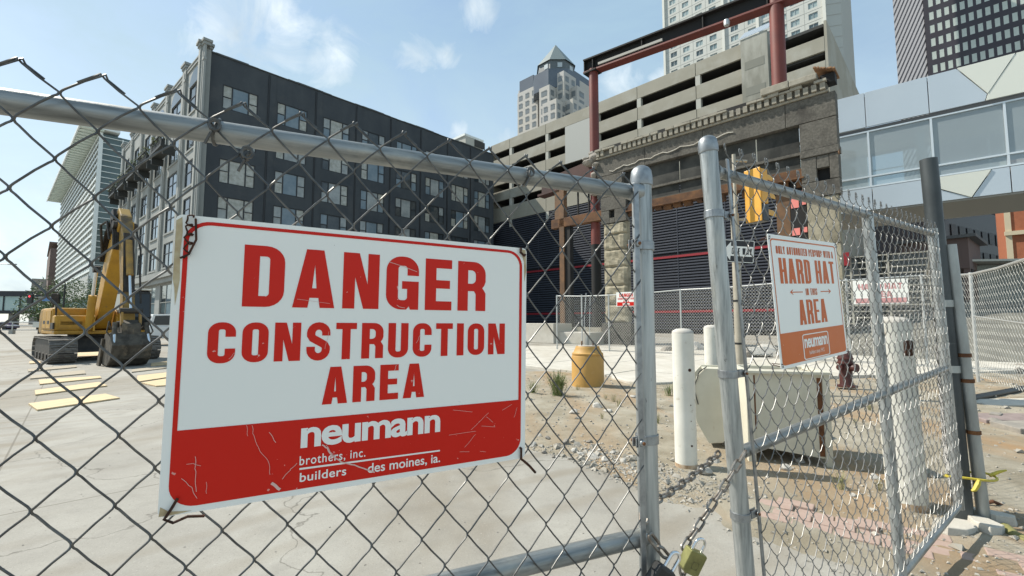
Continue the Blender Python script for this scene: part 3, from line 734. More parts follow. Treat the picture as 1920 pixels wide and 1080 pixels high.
gouge([(12.5, 15.95), (13.5, 15.7), (14.55, 15.35)], .06, gm); gouge([(13.1, 12.75), (13.3, 12.62), (13.7, 12.55)], .06, gm); gouge([(3.0, 9.1), (3.3, 9.5)], .03, gm)
gouge([(8.6, 10.8), (8.4, 9.6)], .03, gm); gouge([(14.6, 9.9), (14.9, 10.5)], .04, gm); gouge([(13.05, 7.9), (13.2, 8.3)], .05, gm); gouge([(6.6, 13.0), (8.6, 12.75)], .03, gm)
rs = mat('sign_rust_stain', (.52, .44, .28), .6, 0, (.38, .27, .14), 40, .7)
flat_mesh(S([[[(.02, 17.6), (.3, 17.85), (.36, 16.9), (.30, 15.6), (.36, 14.0), (.20, 12.4), (.12, 13.5), (.02, 14.0)]], [[(.05, .05), (.9, .05), (1.6, .12), (1.0, .2), (.5, .28), (.1, .6)]], [[(23.5, 17.9), (23.9, 17.85), (23.97, 16.0), (23.8, 15.0), (23.75, 16.8), (23.6, 17.2)]]]), -.0004).build('rust_stain', rs, ds)
# rusty tie wires through the corner holes
def wire_tie(parent, pts, r=.0018): MB().tube(pts, r, 6).build('wire_tie', rust_wire, parent, smooth=True)
x0, x1, z0, z1 = -SW / 2 + .014, SW / 2 - .012, -SH / 2 + .012, SH / 2 - .006
pts = []
for k in range(40):
    a = k * .62; pts.append((x0 + .003 + .0042 * math.cos(a) + .0015 * math.sin(k * 1.7), -.004 - .002 * math.sin(a), z1 + .004 - .0013 * k + .004 * math.sin(a)))
wire_tie(ds, [(x0, .05, z1 + .004)] + pts + [(x0 - .002, -.004, z1 - .058)], .0012)
wire_tie(ds, [(x0 + .004, .045, z1 - .002), (x0 + .01, -.006, z1), (x0 + .012, -.006, z1 - .03), (x0 + .004, -.005, z1 - .052), (x0 - .006, -.004, z1 - .058)], .0015)
wire_tie(ds, [(x0 - .002, .055, z0 - .006), (x0 - .004, .0, z0 - .012), (x0 + .004, -.005, z0 + .004), (x0 + .008, -.004, z0 + .012), (x0 + .002, -.006, z0), (x0 - .006, -.004, z0 - .014), (x0 + .004, .0, z0 - .022), (x0 + .02, .004, z0 - .018), (x0 + .04, .006, z0 - .022)], .0020)
wire_tie(ds, [(x1 + .004, .02, z1), (x1 - .004, -.004, z1 + .004), (x1 - .006, -.006, z1 - .004), (x1 + .004, -.004, z1 - .01), (x1 + .014, .006, z1 - .004)], .0026)
wire_tie(ds, [(x1, .012, z0 + .012), (x1 + .001, -.004, z0 + .008), (x1 + .001, -.004, z0 - .012), (x1 + .012, .002, z0 - .02), (x1 + .03, .012, z0 - .034), (x1 + .045, .012, z0 - .05)], .0026)

# ---- hard hat sign on the right leaf
s9 = 1.035; c9 = CC + (Vector((1.122, 1.677, 1.504)) - CC) * s9
SW, SH = .61 * s9, .457 * s9; kx, kz = SW / 12, SH / 18
hs = thing('hard_hat_sign', 'white and orange hard hat area sign wired to the right gate leaf', 'sign', c9, rot=euler_of(.63, -.034, -.05))
MB().prism(S([[rrect(0, 0, 12, 18, .25, .35, .35, .25)]])[0][0], lambda x, z: (x, .0016, z), lambda x, z: (x, 0, z)).build('plate', white_en, hs)
flat_mesh(S([[rrect(.30, .42, 11.72, 17.45, .42, .42, .42, .42, 8), rrect(.42, 4.62, 11.60, 17.25, .34, .34, .01, .01, 8)]]), -.0005).build('orange_border_and_band', orange_en, hs)
for nm, txt, a, b_, z0, H_, t_, gap in (('top_lettering', 'ONLY AUTHORIZED PERSONS WITH A', 1.02, 11.1, 15.40, 1.08, .155, .075), ('hard_hat_lettering', 'HARD HAT', 1.25, 11.0, 11.30, 3.55, .46, .22), ('in_this_lettering', 'IN THIS', 5.12, 7.18, 9.60, .98, .13, .07), ('area_lettering', 'AREA', 3.62, 8.58, 5.42, 3.55, .44, .20)):
    flat_mesh(S(line_of(txt, a, b_, z0, H_, t_, gap, WD)), -.0005).build(nm, orange_letter, hs)
def arrow(xa, xb):   # tip at xa
    d = 1 if xb > xa else -1
    return [[(xa, 10.1), (xa + d * .5, 10.5), (xa + d * .5, 10.36), (xa + d * .3, 10.16), (xb, 10.16), (xb, 10.02), (xa + d * .3, 10.02), (xa + d * .5, 9.84), (xa + d * .5, 9.7)]]
flat_mesh(S([arrow(2.5, 4.62), arrow(9.87, 7.83)]), -.0005).build('arrows', orange_letter, hs)
flat_mesh(S([ring(3.68, .5, 8.35, 4.08, .35, .13)]), -.0009).build('logo_frame', white_en, hs)
typeset('neumann', 3.95 * kx - SW / 2, 8.08 * kx - SW / 2, 2.1 * kz - SH / 2, 3.42 * kz - SH / 2, -.0009, .028, .92).build('company_lettering', white_en, hs)
typeset('builders since 1912', 4.65 * kx - SW / 2, 7.3 * kx - SW / 2, 1.15 * kz - SH / 2, 1.72 * kz - SH / 2, -.0009, .0, 1.0).build('small_lettering', white_en, hs)
for sx in (-1, 1):
    for sz in (-1, 1):
        wire_tie(hs, [(sx * (SW / 2 - .012), .03, sz * (SH / 2 - .014)), (sx * (SW / 2 - .012), -.004, sz * (SH / 2 - .008)), (sx * (SW / 2 - .008), -.004, sz * (SH / 2 - .018)), (sx * (SW / 2 - .004), .03, sz * (SH / 2 - .02))], .0016)

# ------------------------------------------------------------------ chain and padlock
def link_mesh(L, Wd, r):
    m = MB(); pts = []
    h = (L - Wd) / 2; rw = Wd / 2 - r
    for k in range(9): a = math.pi * k / 8; pts.append((h + rw * math.sin(a) if True else 0, rw * math.cos(a), 0))
    for k in range(9): a = math.pi * k / 8; pts.append((-h - rw * math.sin(a), -rw * math.cos(a), 0))
    m.tube(pts, r, 8, closed=True); me = m.mesh('chain_link', True); me.materials.append(chain_m); return me
lm = link_mesh(.048, .024, .0038)
chn = thing('chain', 'grey steel chain looped round both gate posts', 'chain', at(1250, 1010, 1.25))
ci = chn.matrix_basis.inverted()
CB = Vector(chn.location)
def chain_along(pts, step=.037, start=0):
    P = [Vector(p) for p in pts]; d = [0]
    for a, b in zip(P, P[1:]): d.append(d[-1] + (b - a).length)
    s = 0; k = start
    def pos(t):
        for i in range(len(P) - 1):
            if t <= d[i + 1]: return P[i].lerp(P[i + 1], (t - d[i]) / max(1e-6, d[i + 1] - d[i]))
        return P[-1]
    while s + step <= d[-1] + 1e-6:
        a = pos(s); b = pos(s + step); c = (a + b) / 2; t = (b - a).normalized()
        up = Vector((.35, -.9, .25)); side = t.cross(up).normalized(); nn = side.cross(t)
        M = Matrix((t, side, nn)).transposed()
        M = M @ Matrix.Rotation(math.radians(50 if k % 2 else -40) + random.uniform(-.12, .12), 3, 'X')
        o = bpy.data.objects.new('chain_link', lm); COL.objects.link(o); o.parent = chn; o.location = c - CB; o.rotation_euler = M.to_euler()
        s += step; k += 1
def bez(a, b, c, n=14):
    a, b, c = Vector(a), Vector(b), Vector(c); return [a * (1 - t) ** 2 + b * 2 * t * (1 - t) + c * t * t for t in [k / n for k in range(n + 1)]]
# back run: from behind the left post up to behind the right post
pR = at(1395, 852, 1.40)
chain_along(bez(at(1228, 940, 1.20), at(1290, 905, 1.35), at(1352, 846, 1.56)))
# round the right post and down to the padlock
chain_along(bez(at(1398, 846, 1.405), at(1345, 935, 1.37), at(1272, 1042, 1.24)))
# round the left post towards the camera and down
chain_along(bez(at(1207, 955, 1.12), at(1204, 990, 1.075), at(1218, 1004, 1.065), 8))
chain_along(bez(at(1218, 1004, 1.065), at(1238, 1030, 1.07), at(1256, 1052, 1.085), 8))
chain_along(bez(at(1278, 1050, 1.24), at(1281, 1075, 1.24), at(1283, 1120, 1.24), 6))
# padlock
pl = thing('padlock', 'brass padlock hanging open on the gate chain', 'padlock', at(1297, 1052, 1.225), rot=(math.radians(8), math.radians(28), math.radians(18)))
pw, ph, pt = .0275, .030, .0135
prof = [(-pw, -ph * .72), (-pw * .55, -ph), (pw * .9, -ph), (pw, -ph * .9), (pw, ph * .86), (pw * .9, ph), (-pw * .9, ph), (-pw, ph * .86)]
MB().prism(prof, lambda x, z: (x, -pt, z), lambda x, z: (x, pt, z)).build('lock_body', brass, pl, bevel=.0022)
flat_mesh([ring(-.008, -.014, .013, .006, .001, .0008)], -pt - .0003).build('stamped_panel', mat('brass_dark', (.13, .125, .05), .5, .5), pl)
pts = [(-.015, 0, ph - .004), (-.015, 0, ph + .018)] + [(-.015 * math.cos(a), 0, ph + .018 + .015 * math.sin(a)) for a in np.linspace(.2, math.pi - .2, 9)] + [(.015, 0, ph + .018), (.015, 0, ph - .004)]
MB().tube(pts, .0036, 10).build('shackle', chrome, pl, smooth=True)
p2 = thing('padlock', 'black cased padlock with long bright shackle below the brass one', 'padlock', at(1238, 1082, 1.05), rot=(0, math.radians(38), math.radians(15)))
MB().box(-.027, .027, -.014, .014, -.03, .026).build('lock_body', black_m, p2, bevel=.008)
pts = [(-.004, 0, .02), (-.004, 0, .052)] + [(.008 - .012 * math.cos(a), 0, .052 + .012 * math.sin(a)) for a in np.linspace(.2, math.pi - .2, 9)] + [(.020, 0, .052), (.020, 0, .02)]
MB().tube(pts, .0042, 10).build('shackle', chrome, p2, smooth=True)

# ------------------------------------------------------------------ hinge posts at the right
darkpipe = mat('dark_steel_pipe', (.035, .042, .045), .5, .3, (.075, .085, .088), 3, .8, .1, 60, (1, 1, .4), col3=(.20, .21, .21), n3scale=2.2, n3lo=.60, n3hi=.70, n3stretch=(.2, .2, 3))
hp = thing('gate_post', 'thick dark steel gate post with grey paint bands', 'post', (3.19, 3.27, 0))
MB().tube([(-.075 * t, 0, -.05 + 2.68 * t) for t in np.linspace(0, 1, 10)], .052, 24, caps=True).build('pipe', darkpipe, hp, smooth=True)
galv2 = mat('old_galvanised', (.40, .42, .41), .5, .55, (.27, .28, .27), 9, .7, .2, 50, (1, 1, .3))
for z_, s_ in ((1.55, 1), (1.08, 1)):
    MB().lathe([(.058, -.025), (.058, .025)], 20, (-.075 * z_ / 2.65, 0, z_)).build('hinge_collar', galv2, hp, smooth=True)
MB().tube([(-.12, 0, 1.55), (.06, .02, 1.56), (.09, .02, 1.53)], .012, 8).build('hinge_pin', galv2, hp, smooth=True)
gp = thing('fence_post', 'grey galvanised post with rusty rings tied to the dark gate post', 'post', (3.30, 3.24, 0))
MB().tube([(-.10 * t, 0, -.05 + 2.03 * t) for t in np.linspace(0, 1, 12)], [.036] * 12, 20).build('pipe', galv2, gp, smooth=True)
for z_ in (1.18, 1.0, .64):
    MB().lathe([(.037, -.014), (.041, -.012), (.041, .012), (.037, .014)], 20, (-.10 * z_ / 2, 0, z_)).build('rusty_ring', rust, gp, smooth=True)
yel = mat('yellow_tape', (.62, .50, .06), .55, 0, (.45, .36, .04), 20, .7)
yt = thing('tape', 'yellow tape knotted round the dark post and the grey post', 'tape', (3.19, 3.17, .33))
r0 = []
for a in np.linspace(0, 2 * math.pi, 24, endpoint=False): r0.append((.05 + .17 * math.cos(a) , .085 + .075 * math.sin(a), .01 * math.sin(2 * a)))
MB().tube(r0, [.008] * 24, 6, closed=True).build('loop', yel, yt, smooth=True)
MB().tube([(.02, .0, .0), (.0, -.01, -.02), (-.02, -.005, -.06), (-.035, .0, -.07)], [.012, .016, .014, .008], 6).build('knot_tail', yel, yt, smooth=True)
MB().tube([(.2, .1, .0), (.26, .09, .03), (.31, .09, .04)], [.012, .010, .006], 6).build('tape_end', yel, yt, smooth=True)
# the edge-on panel between the two posts
fp = thing('chain_link_fence', 'chain-link panel seen almost edge-on between the dark and the grey post', 'fence', (3.20, 3.36, 0), math.radians(48))
def levE(j, u):
    z = 1.92 - .05 * j; return z if z > .05 else None
chainlink(fp, 34, .05, .0435, levE, 0, .002, lambda u, y, z: Vector((u - .05 * z, y, z)), joined=True, mat_=galv_wire)
pipe('top_rail', fp, (.0, .02, 1.9), (1.5, .02, 1.9), .018, galv2)
flats = [(1790, 1000, .16, .3), (1850, 1000, .14, 1.2), (1862, 985, .12, 2.2)]
for i, (px, py, s, a) in enumerate(flats):
    p = gnd(px, py); m = MB(); rr_ = random.Random(i)
    pl_ = [(math.cos(t) * s * rr_.uniform(.8, 1.25), math.sin(t) * s * .62 * rr_.uniform(.8, 1.2)) for t in np.linspace(0, 6.28, 8)[:-1]]
    m.prism(pl_, lambda x, y: (x, y, -.02), lambda x, y: (x * .93, y * .93, .035 + .01 * i))
    o = m.build('concrete_chunk', conc_walk, bevel=.006); o.location = (p.x, p.y, ground_z(p.x, p.y)); o.rotation_euler = (.04, .05, a)
    tag(o, ['flat pale concrete chunk at the foot of the dark gate post', 'flat concrete chunk in front of the ringed grey post', 'flat concrete chunk just right of the ringed grey post'][i], 'concrete chunk', 'concrete chunks at the gate posts')
# ------------------------------------------------------------------ site things
wpaint = mat('white_bollard_paint', (.70, .685, .62), .5, 0, (.60, .585, .52), 3, .7, .2, 40, col3=(.36, .30, .22), n3scale=9, n3lo=.62, n3hi=.72)
wpaint2 = mat('cream_cabinet_paint', (.60, .575, .475), .55, 0, (.50, .475, .385), 2, .7, .1, 30, col3=(.34, .19, .07), n3scale=6, n3lo=.66, n3hi=.74, n3stretch=(2.5, 2.5, .35))
def bollard(label, x, y, h, r, lean=0.0):
    t = thing('bollard', label, 'bollard', (x, y, ground_z(x, y)), 0, 'white steel bollards')
    pts = [(lean * z, 0, z) for z in np.linspace(-.03, h - .03, 8)]
    MB().tube(pts, r, 28).build('pipe', wpaint, t, smooth=True)
    MB().lathe([(r, 0), (r * .99, .012), (r * .9, .028), (r * .6, .044), (.01, .05)], 28, (lean * h, 0, h - .032)).build('cement_cap', stone_m, t, smooth=True)
    MB().lathe([(r + .0012, 0), (r + .0014, .035), (r + .0008, .05)], 28, (0, 0, -.01)).build('rust_ring', mat('bollard_rust', (.30, .18, .09), .85, 0, (.55, .47, .36), 10, .6), t, smooth=True)
    return t
b1 = gnd(1287, 880); t = bollard('slim white bollard seen between the two gate posts', b1.x, b1.y, 1.31, .102)
for z_, s_ in ((.93, .016), (.60, .006), (.22, .010), (.45, .005)):
    MB().lathe([(s_, 0), (s_ * .8, .0015)], 10, (0, 0, 0), Matrix.Translation((.02, -.1022, z_)) @ Matrix.Rotation(math.pi / 2, 4, 'X')).build('chip', rust_wire, t)
bollard('slim white bollard half hidden behind the right gate end post', 2.62, 5.9, 1.33, .10)
b3 = gnd(1695, 968); t = bollard('thick white bollard standing behind the right gate leaf', b3.x + .12, b3.y + .10, 1.40, .122, -.03)
MB().box(-.06, .01, -.135, -.10, 1.12, 1.24).build('paint_hole', rust_wire, t, bevel=.02)
# tilted companion of the thick bollard's foot
# ---- white steel cabinet
cb = thing('steel_cabinet', 'cream white steel cabinet with rust streaks beside the bollards', 'cabinet', (2.36, 4.58, 0), math.atan2(4.40 - 4.58, 3.06 - 2.36))
Wc, Dc, Hc = .74, .62, .93
boxo('leg', wpaint2, cb, 0, .07, 0, .07, -.02, Hc - .03, bevel=.004); boxo('leg', wpaint2, cb, Wc - .06, Wc, 0, .07, -.02, Hc - .03, bevel=.004)
boxo('leg', wpaint2, cb, 0, .07, Dc - .07, Dc, -.02, Hc - .03, bevel=.004); boxo('leg', wpaint2, cb, Wc - .06, Wc, Dc - .07, Dc, -.02, Hc - .03, bevel=.004)
m = MB(); m.hexa([(.07, .02, .18), (Wc - .06, .02, .10), (Wc - .06, .05, .10), (.07, .05, .18), (.07, .02, Hc - .03), (Wc - .06, .02, Hc - .03), (Wc - .06, .05, Hc - .03), (.07, .05, Hc - .03)]); m.build('front_panel', wpaint2, cb)
boxo('rust_streak', rust, cb, Wc - .105, Wc - .062, .0165, .0195, .12, Hc - .06); boxo('rust_streak', rust, cb, .072, .088, .0165, .0195, .35, Hc - .05)
boxo('side_panel', wpaint2, cb, .01, .03, .07, Dc - .07, .12, Hc - .03); boxo('side_panel', wpaint2, cb, Wc - .03, Wc - .01, .07, Dc - .07, .12, Hc - .03)
boxo('back_panel', wpaint2, cb, .07, Wc - .06, Dc - .05, Dc - .02, .12, Hc - .03)
m = MB(); 
for (a, b, c, d) in ((-.02, Wc + .02, -.02, .05), (-.02, Wc + .02, Dc - .05, Dc + .02), (-.02, .05, .05, Dc - .05), (Wc - .05, Wc + .02, .05, Dc - .05)): m.box(a, b, c, d, Hc - .03, Hc)
m.build('top_rim', wpaint2, cb, bevel=.004)
boxo('lid', mat('cabinet_lid', (.40, .37, .31), .7, 0, (.55, .52, .45), 12, .8, .3, 30), cb, .05, Wc - .05, .05, Dc - .05, Hc - .05, Hc - .035)
# ---- slanted guard between bollard and cabinet
gs = thing('guard_frame', 'slanted white steel guard between the slim bollard and the cabinet', 'guard', (2.02, 5.1, 0), math.radians(-18))
pr = [(0, .52), (.05, .80), (.14, .90), (.62, .90), (.62, .50), (.30, .10), (.16, .08), (.04, .30)]
for yy in (0, .42): MB().prism(pr, lambda x, z: (x, yy, z), lambda x, z: (x, yy + .02, z)).build('side_plate', wpaint2, gs, bevel=.004)
MB().hexa([(.16, .02, .08), (.30, .02, .10), (.30, .42, .10), (.16, .42, .08), (.62, .02, .50), (.625, .02, .52), (.625, .42, .52), (.62, .42, .50)]).build('slope_plate', wpaint2, gs)
boxo('cross_bar', wpaint2, gs, .14, .62, .02, .42, .86, .88)
MB().tube([(.06, -.01, .5), (.02, -.01, .68), (.08, -.01, .86), (.16, -.01, .92)], .006, 6).build('black_edging', black_m, gs)
# ---- open dark vault behind the cabinet
vt = thing('utility_vault', 'low dark box with white lid behind the cabinet and sign pole', 'box', (4.55, 9.2, .085), math.radians(-40))
boxo('box', mat('vault_dark', (.02, .02, .018), .7), vt, -.55, .55, -.3, .3, 0, .30, bevel=.01); boxo('lid', wpaint, vt, -.60, .60, -.34, .34, .30, .345, bevel=.008)
# ---- ochre signal base
ochre = mat('ochre_paint', (.50, .285, .075), .6, 0, (.42, .235, .06), 2.5, .6, .15, 30, col3=(.50, .31, .11), n3scale=5, n3lo=.60, n3hi=.72)
bs = gnd(1104, 728); sb = thing('signal_pedestal', 'ochre painted drum-shaped signal base standing on the dirt', 'signal base', (bs.x, bs.y + .1, ground_z(bs.x, bs.y)))
MB().lathe([(.345, -.03), (.345, .62), (.335, .645)], 36).build('drum', ochre, sb, smooth=True)
MB().lathe([(.325, .645), (.335, .66), (.335, .69), (.32, .70), (.30, .72), (.262, .80), (.255, .835), (.25, .84)], 36).build('shoulder', ochre, sb, smooth=True)
MB().lathe([(.20, .84), (.20, .86), (.19, .862)], 28).build('top_plate', stone_m, sb, smooth=True)
for a in (0, 1.57, 3.14, 4.71): MB().cyl((.17 * math.cos(a + .6), .17 * math.sin(a + .6), .85), (.17 * math.cos(a + .6), .17 * math.sin(a + .6), .95), .012, n=8).build('anchor_bolt', rust, sb)
MB().tube([(.0, .0, .86), (.0, 0, .97), (.02, 0, 1.08)], [.035, .04, .045], 12).build('conduit_stub', galv2, sb, smooth=True)
MB().tube([(-.05, 0, .86), (-.06, .02, 1.4), (.0, .1, 2.0)], .008, 6).build('cable', galv_far, sb); MB().tube([(.05, 0, .86), (.06, .05, 1.3), (.09, .1, 1.95)], .008, 6).build('cable', galv_far, sb)
# ---- hydrant
hyc = mat('hydrant_red', (.05, .012, .010), .5, 0, (.08, .02, .015), 6, .7, .15, 40)
hp_ = gnd(1588, 733); hy = thing('fire_hydrant', 'dark red fire hydrant beyond the right gate leaf', 'hydrant', (hp_.x, hp_.y, .085))
MB().lathe([(.19, 0), (.19, .03), (.12, .04), (.115, .06), (.115, .46), (.15, .47), (.15, .50), (.13, .51), (.125, .56)], 24).build('barrel', hyc, hy, smooth=True)
MB().lathe([(.145, .56), (.145, .59), (.13, .60), (.12, .66), (.085, .72), (.035, .75), (.035, .80), (.01, .81)], 24).build('bonnet', hyc, hy, smooth=True)
for a, l_, r_ in ((math.radians(200), .20, .06), (math.radians(20), .20, .06), (math.radians(290), .22, .085)):
    d = Vector((math.cos(a), math.sin(a), 0)); c = Vector((0, 0, .40)); 
    MB().tube([c, c + d * l_ * .85, c + d * l_ * .86, c + d * l_], [r_ * .8, r_ * .8, r_, r_], 16).build('outlet_cap', hyc, hy, smooth=True)
# ---- one way sign pole with traffic signal
polem = mat('beige_pole', (.42, .39, .32), .55, .2, (.34, .31, .25), 4, .6)
PX, PY = at(1381, 500, 9.0).x, 9.0
tp = thing('sign_pole', 'beige signal pole carrying the one way sign', 'pole', (PX, PY, .085))
MB().tube([(0, 0, 0), (0, 0, 3.52)], [.085, .078], 20).build('pole', polem, tp, smooth=True)
MB().lathe([(.16, 0), (.16, .04), (.11, .10), (.09, .25)], 20).build('base_collar', polem, tp, smooth=True)
MB().tube([(0, -.05, 3.1), (0, -.05, 4.75)], .035, 12).build('riser_pipe', polem, tp, smooth=True)
MB().tube([(0, -.05, 4.62), (.28, -.02, 4.62)], .025, 10).build('bracket', polem, tp, smooth=True); MB().tube([(0, -.05, 3.4), (.28, -.02, 3.4)], .025, 10).build('bracket', polem, tp, smooth=True)
for z_ in (.9, 1.75): MB().lathe([(.084, -.02), (.088, -.018), (.088, .018), (.084, .02)], 16, (0, 0, z_)).build('strap', black_m, tp, smooth=True)
ow = at(1383, 471, 8.88); on = thing('one_way_sign', 'black and white one way arrow sign on the beige pole', 'sign', ow, rot=(0, math.radians(5), math.radians(-10)))
ww, wh = .62, .46
MB().prism(rrect(-ww / 2, -wh / 2, ww / 2, wh / 2, .03, .03, .03, .03), lambda x, z: (x, .004, z), lambda x, z: (x, 0, z)).build('plate', mat('sign_black', (.015, .015, .017), .4), on)
flat_mesh([ring(-ww / 2 + .006, -wh / 2 + .006, ww / 2 - .006, wh / 2 - .006, .026, .012)], -.002).build('white_edge', white_en, on)
flat_mesh([[[(-.27, .0), (-.13, .19), (-.13, .10), (.285, .10), (.285, -.10), (-.13, -.10), (-.13, -.19)]]], -.002).build('arrow', white_en, on)
flat_mesh(line_of('ONE WAY', -.11, .265, -.065, .13, .026, .014, WD), -.004).build('lettering', mat('sign_black', (.015, .015, .017), .4), on)
yl = mat('signal_yellow', (.70, .37, .045), .45, 0, (.62, .30, .035), 5, .5); 
ts = thing('traffic_signal', 'yellow three-section traffic signal seen from behind above the gate rail', 'traffic signal', at(1420, 370, 8.9), math.radians(-62))
for k in range(3):
    z0 = .20 - k * .36; hd = boxo('section', yl if k < 2 else black_m, ts, -.17, .17, -.12, .10, z0, z0 + .345, bevel=.02)
    v = MB(); n_ = 16
    for q in range(n_ + 1):
        a = math.pi * (1.05 - 1.1 * q / n_); v.v += [(.15 * math.cos(a) + .0, .10, z0 + .17 + .15 * math.sin(a)), (.15 * math.cos(a), .36, z0 + .15 + .15 * math.sin(a))]
    for q in range(n_): v.f.append((q * 2, q * 2 + 1, q * 2 + 3, q * 2 + 2))
    v.build('visor', yl, hd, smooth=True)
boxo('back_plate', yl, ts, -.17, .17, -.15, -.125, -.52, .56, bevel=.01)
# ---- perimeter fence
pf = thing('perimeter_fence', 'chain-link fence running along the far side of the site', 'fence')
PP = [(2.2, 22.0, 2.68), (4.4, 20.4, 2.62), (7.0, 18.6, 2.74), (9.6, 16.0, 2.8), (12.3, 13.4, 2.8), (10.65, 10.36, 2.52), (8.6, 7.3, 2.5)]
for i, (a, b) in enumerate(zip(PP, PP[1:])):
    A_ = Vector(a[:2]); B_ = Vector(b[:2]); d = (B_ - A_); L_ = d.length; d.normalize()
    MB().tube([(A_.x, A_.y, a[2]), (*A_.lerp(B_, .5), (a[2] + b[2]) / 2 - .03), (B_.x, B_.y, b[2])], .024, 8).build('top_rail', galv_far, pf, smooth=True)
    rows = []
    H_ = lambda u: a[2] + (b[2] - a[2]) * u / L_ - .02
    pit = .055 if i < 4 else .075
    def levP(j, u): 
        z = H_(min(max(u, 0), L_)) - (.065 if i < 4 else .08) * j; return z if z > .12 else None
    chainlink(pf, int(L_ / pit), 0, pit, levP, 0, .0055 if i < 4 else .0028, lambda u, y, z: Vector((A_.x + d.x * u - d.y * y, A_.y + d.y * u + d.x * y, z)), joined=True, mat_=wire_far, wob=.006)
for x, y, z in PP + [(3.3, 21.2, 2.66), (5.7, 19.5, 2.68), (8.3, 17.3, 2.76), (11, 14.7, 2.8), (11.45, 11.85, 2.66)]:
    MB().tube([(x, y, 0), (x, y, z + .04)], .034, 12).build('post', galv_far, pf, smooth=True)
MB().tube([(10.65, 10.36, 1.55), (8.6, 7.3, 1.35)], .012, 6).build('brace_wire', galv_far, pf)
# signs on it
def small_sign(name, label, pos, az, w_, h_, lines, bandf, lm_=None):
    o = thing(name, label, 'sign', pos, math.radians(az)); boxo('plate', white_en, o, -w_ / 2, w_ / 2, -.004, .004, -h_ / 2, h_ / 2)
    m_ = MB().box(-w_ * .46, w_ * .46, -.0075, -.0055, -h_ * .46, -h_ * .46 + h_ * bandf); m_.build('red_band', lm_ or red_en, o)
    for txt, a, b, z0, H_, t_ in lines: flat_mesh(line_of(txt, a * w_, b * w_, z0 * h_, H_ * h_, t_ * h_, .012, WD), -.0066).build('lettering', lm_ or red_letter, o)
    return o
p = at(1174, 561, 19.2)
o = small_sign('danger_sign', 'small danger construction area sign on the far perimeter fence', p, -38, .90, .62, [('DANGER', -.34, .34, .16, .24, .05), ('CONSTRUCTION', -.42, .42, -.03, .13, .03), ('AREA', -.15, .15, -.21, .13, .03)], .26)
typeset('neumann', -.16, .16, -.265, -.165, -.0085, .03, .95).build('company_lettering', white_en, o)
p = at(1650, 547, 13.6)
small_sign('hard_hat_sign', 'white hard hat area sign on the far fence behind the right gate leaf', p, -40, 1.30, .74, [('HARD HAT', -.40, .40, .10, .24, .06), ('AREA', -.22, .22, -.22, .24, .06)], .2, mat('faded_red', (.55, .24, .24), .6, 0, (.62, .36, .35), 6, .7))
# rubble behind the fence
for i, (px, py, s, Y) in enumerate([(1275, 640, .5, 20.5), (1300, 632, .55, 21.5), (1420, 640, .7, 17.5), (1440, 625, .6, 19), (1475, 655, .6, 16.5), (1360, 648, .5, 19.5), (1250, 648, .35, 21), (1400, 655, .4, 17), (1495, 640, .55, 17.5)]):
    q = at(px, py, Y); rock(q.x, q.y, s, i, ['pale boulder left of the slim bollard top beyond the fence', 'rounded pale boulder behind the slim bollard beyond the fence', 'pale boulder right of the sign pole beyond the fence', 'big pale boulder behind the sign pole boulder', 'dusty boulder under the hard hat sign beyond the fence', 'low boulder just left of the sign pole beyond the fence', 'smallest boulder at the left of the fence boulders', 'low dusty boulder at the foot of the sign pole', 'boulder furthest right in the row beyond the fence'][i], 'boulders beyond the perimeter fence', .06)
# weeds
def weed(label, x, y, s, n, m):
    g = MB(); rr_ = random.Random(int(x * 100))
    for _ in range(n):
        a = rr_.uniform(0, 6.28); t = rr_.uniform(.1, 1.1); h = s * rr_.uniform(.5, 1.1); b = Vector((rr_.gauss(0, s * .12), rr_.gauss(0, s * .12), 0))
        tip = b + Vector((math.cos(a) * t * s * .6, math.sin(a) * t * s * .6, h)); mid = b.lerp(tip, .5) + Vector((0, 0, h * .15)); w_ = s * .012
        sd_ = Vector((-math.sin(a), math.cos(a), 0)) * w_
        g.add([b - sd_, b + sd_, mid + sd_, mid - sd_, tip], [(0, 1, 2, 3), (3, 2, 4)])
        for k in range(3):
            c = b.lerp(tip, rr_.uniform(.35, 1)); u = Vector((rr_.uniform(-1, 1), rr_.uniform(-1, 1), rr_.uniform(-.2, .8))).normalized() * s * .10; v_ = Vector((rr_.uniform(-1, 1), rr_.uniform(-1, 1), 0)).normalized() * s * .022
            g.add([c, c + u * .5 + v_, c + u, c + u * .5 - v_], [(0, 1, 2, 3)])
    o = g.build('weed', m); o.location = (x, y, ground_z(x, y)); tag(o, label, 'plant', 'weeds on the site')
wd = mat('weed_dry', (.24, .22, .10), .8, 0, (.16, .18, .06), 8, .8)
rw_ = random.Random(12)
for _ in range(26):
    Y_ = rw_.uniform(3.6, 10.5); X_ = rw_.uniform(.08, .95) * Y_
    if inside_depth(X_, Y_) > .1: weed('small dry weed tuft growing in the dirt between the gate and the pavement', X_, Y_, rw_.uniform(.07, .16), 26, wd)
wg = mat('weed_green', (.10, .15, .04), .7, 0, (.20, .21, .08), 8, .8)
p = gnd(1046, 745); weed('light green weed left of the ochre signal base', p.x, p.y, .45, 130, wg)
p = gnd(1000, 742); weed('small weed at the right edge of the danger sign', p.x, p.y, .25, 60, wg)
p = gnd(1215, 770); weed('low weed seen through the gap beside the left gate post', p.x, p.y, .22, 50, wg)
p = gnd(1255, 745); weed('thin weed left of the slim white bollard', p.x, p.y, .25, 40, wg)
p = gnd(1870, 628); weed('yellow green weed on the slope beyond the far fence', p.x, p.y, .8, 120, wg)
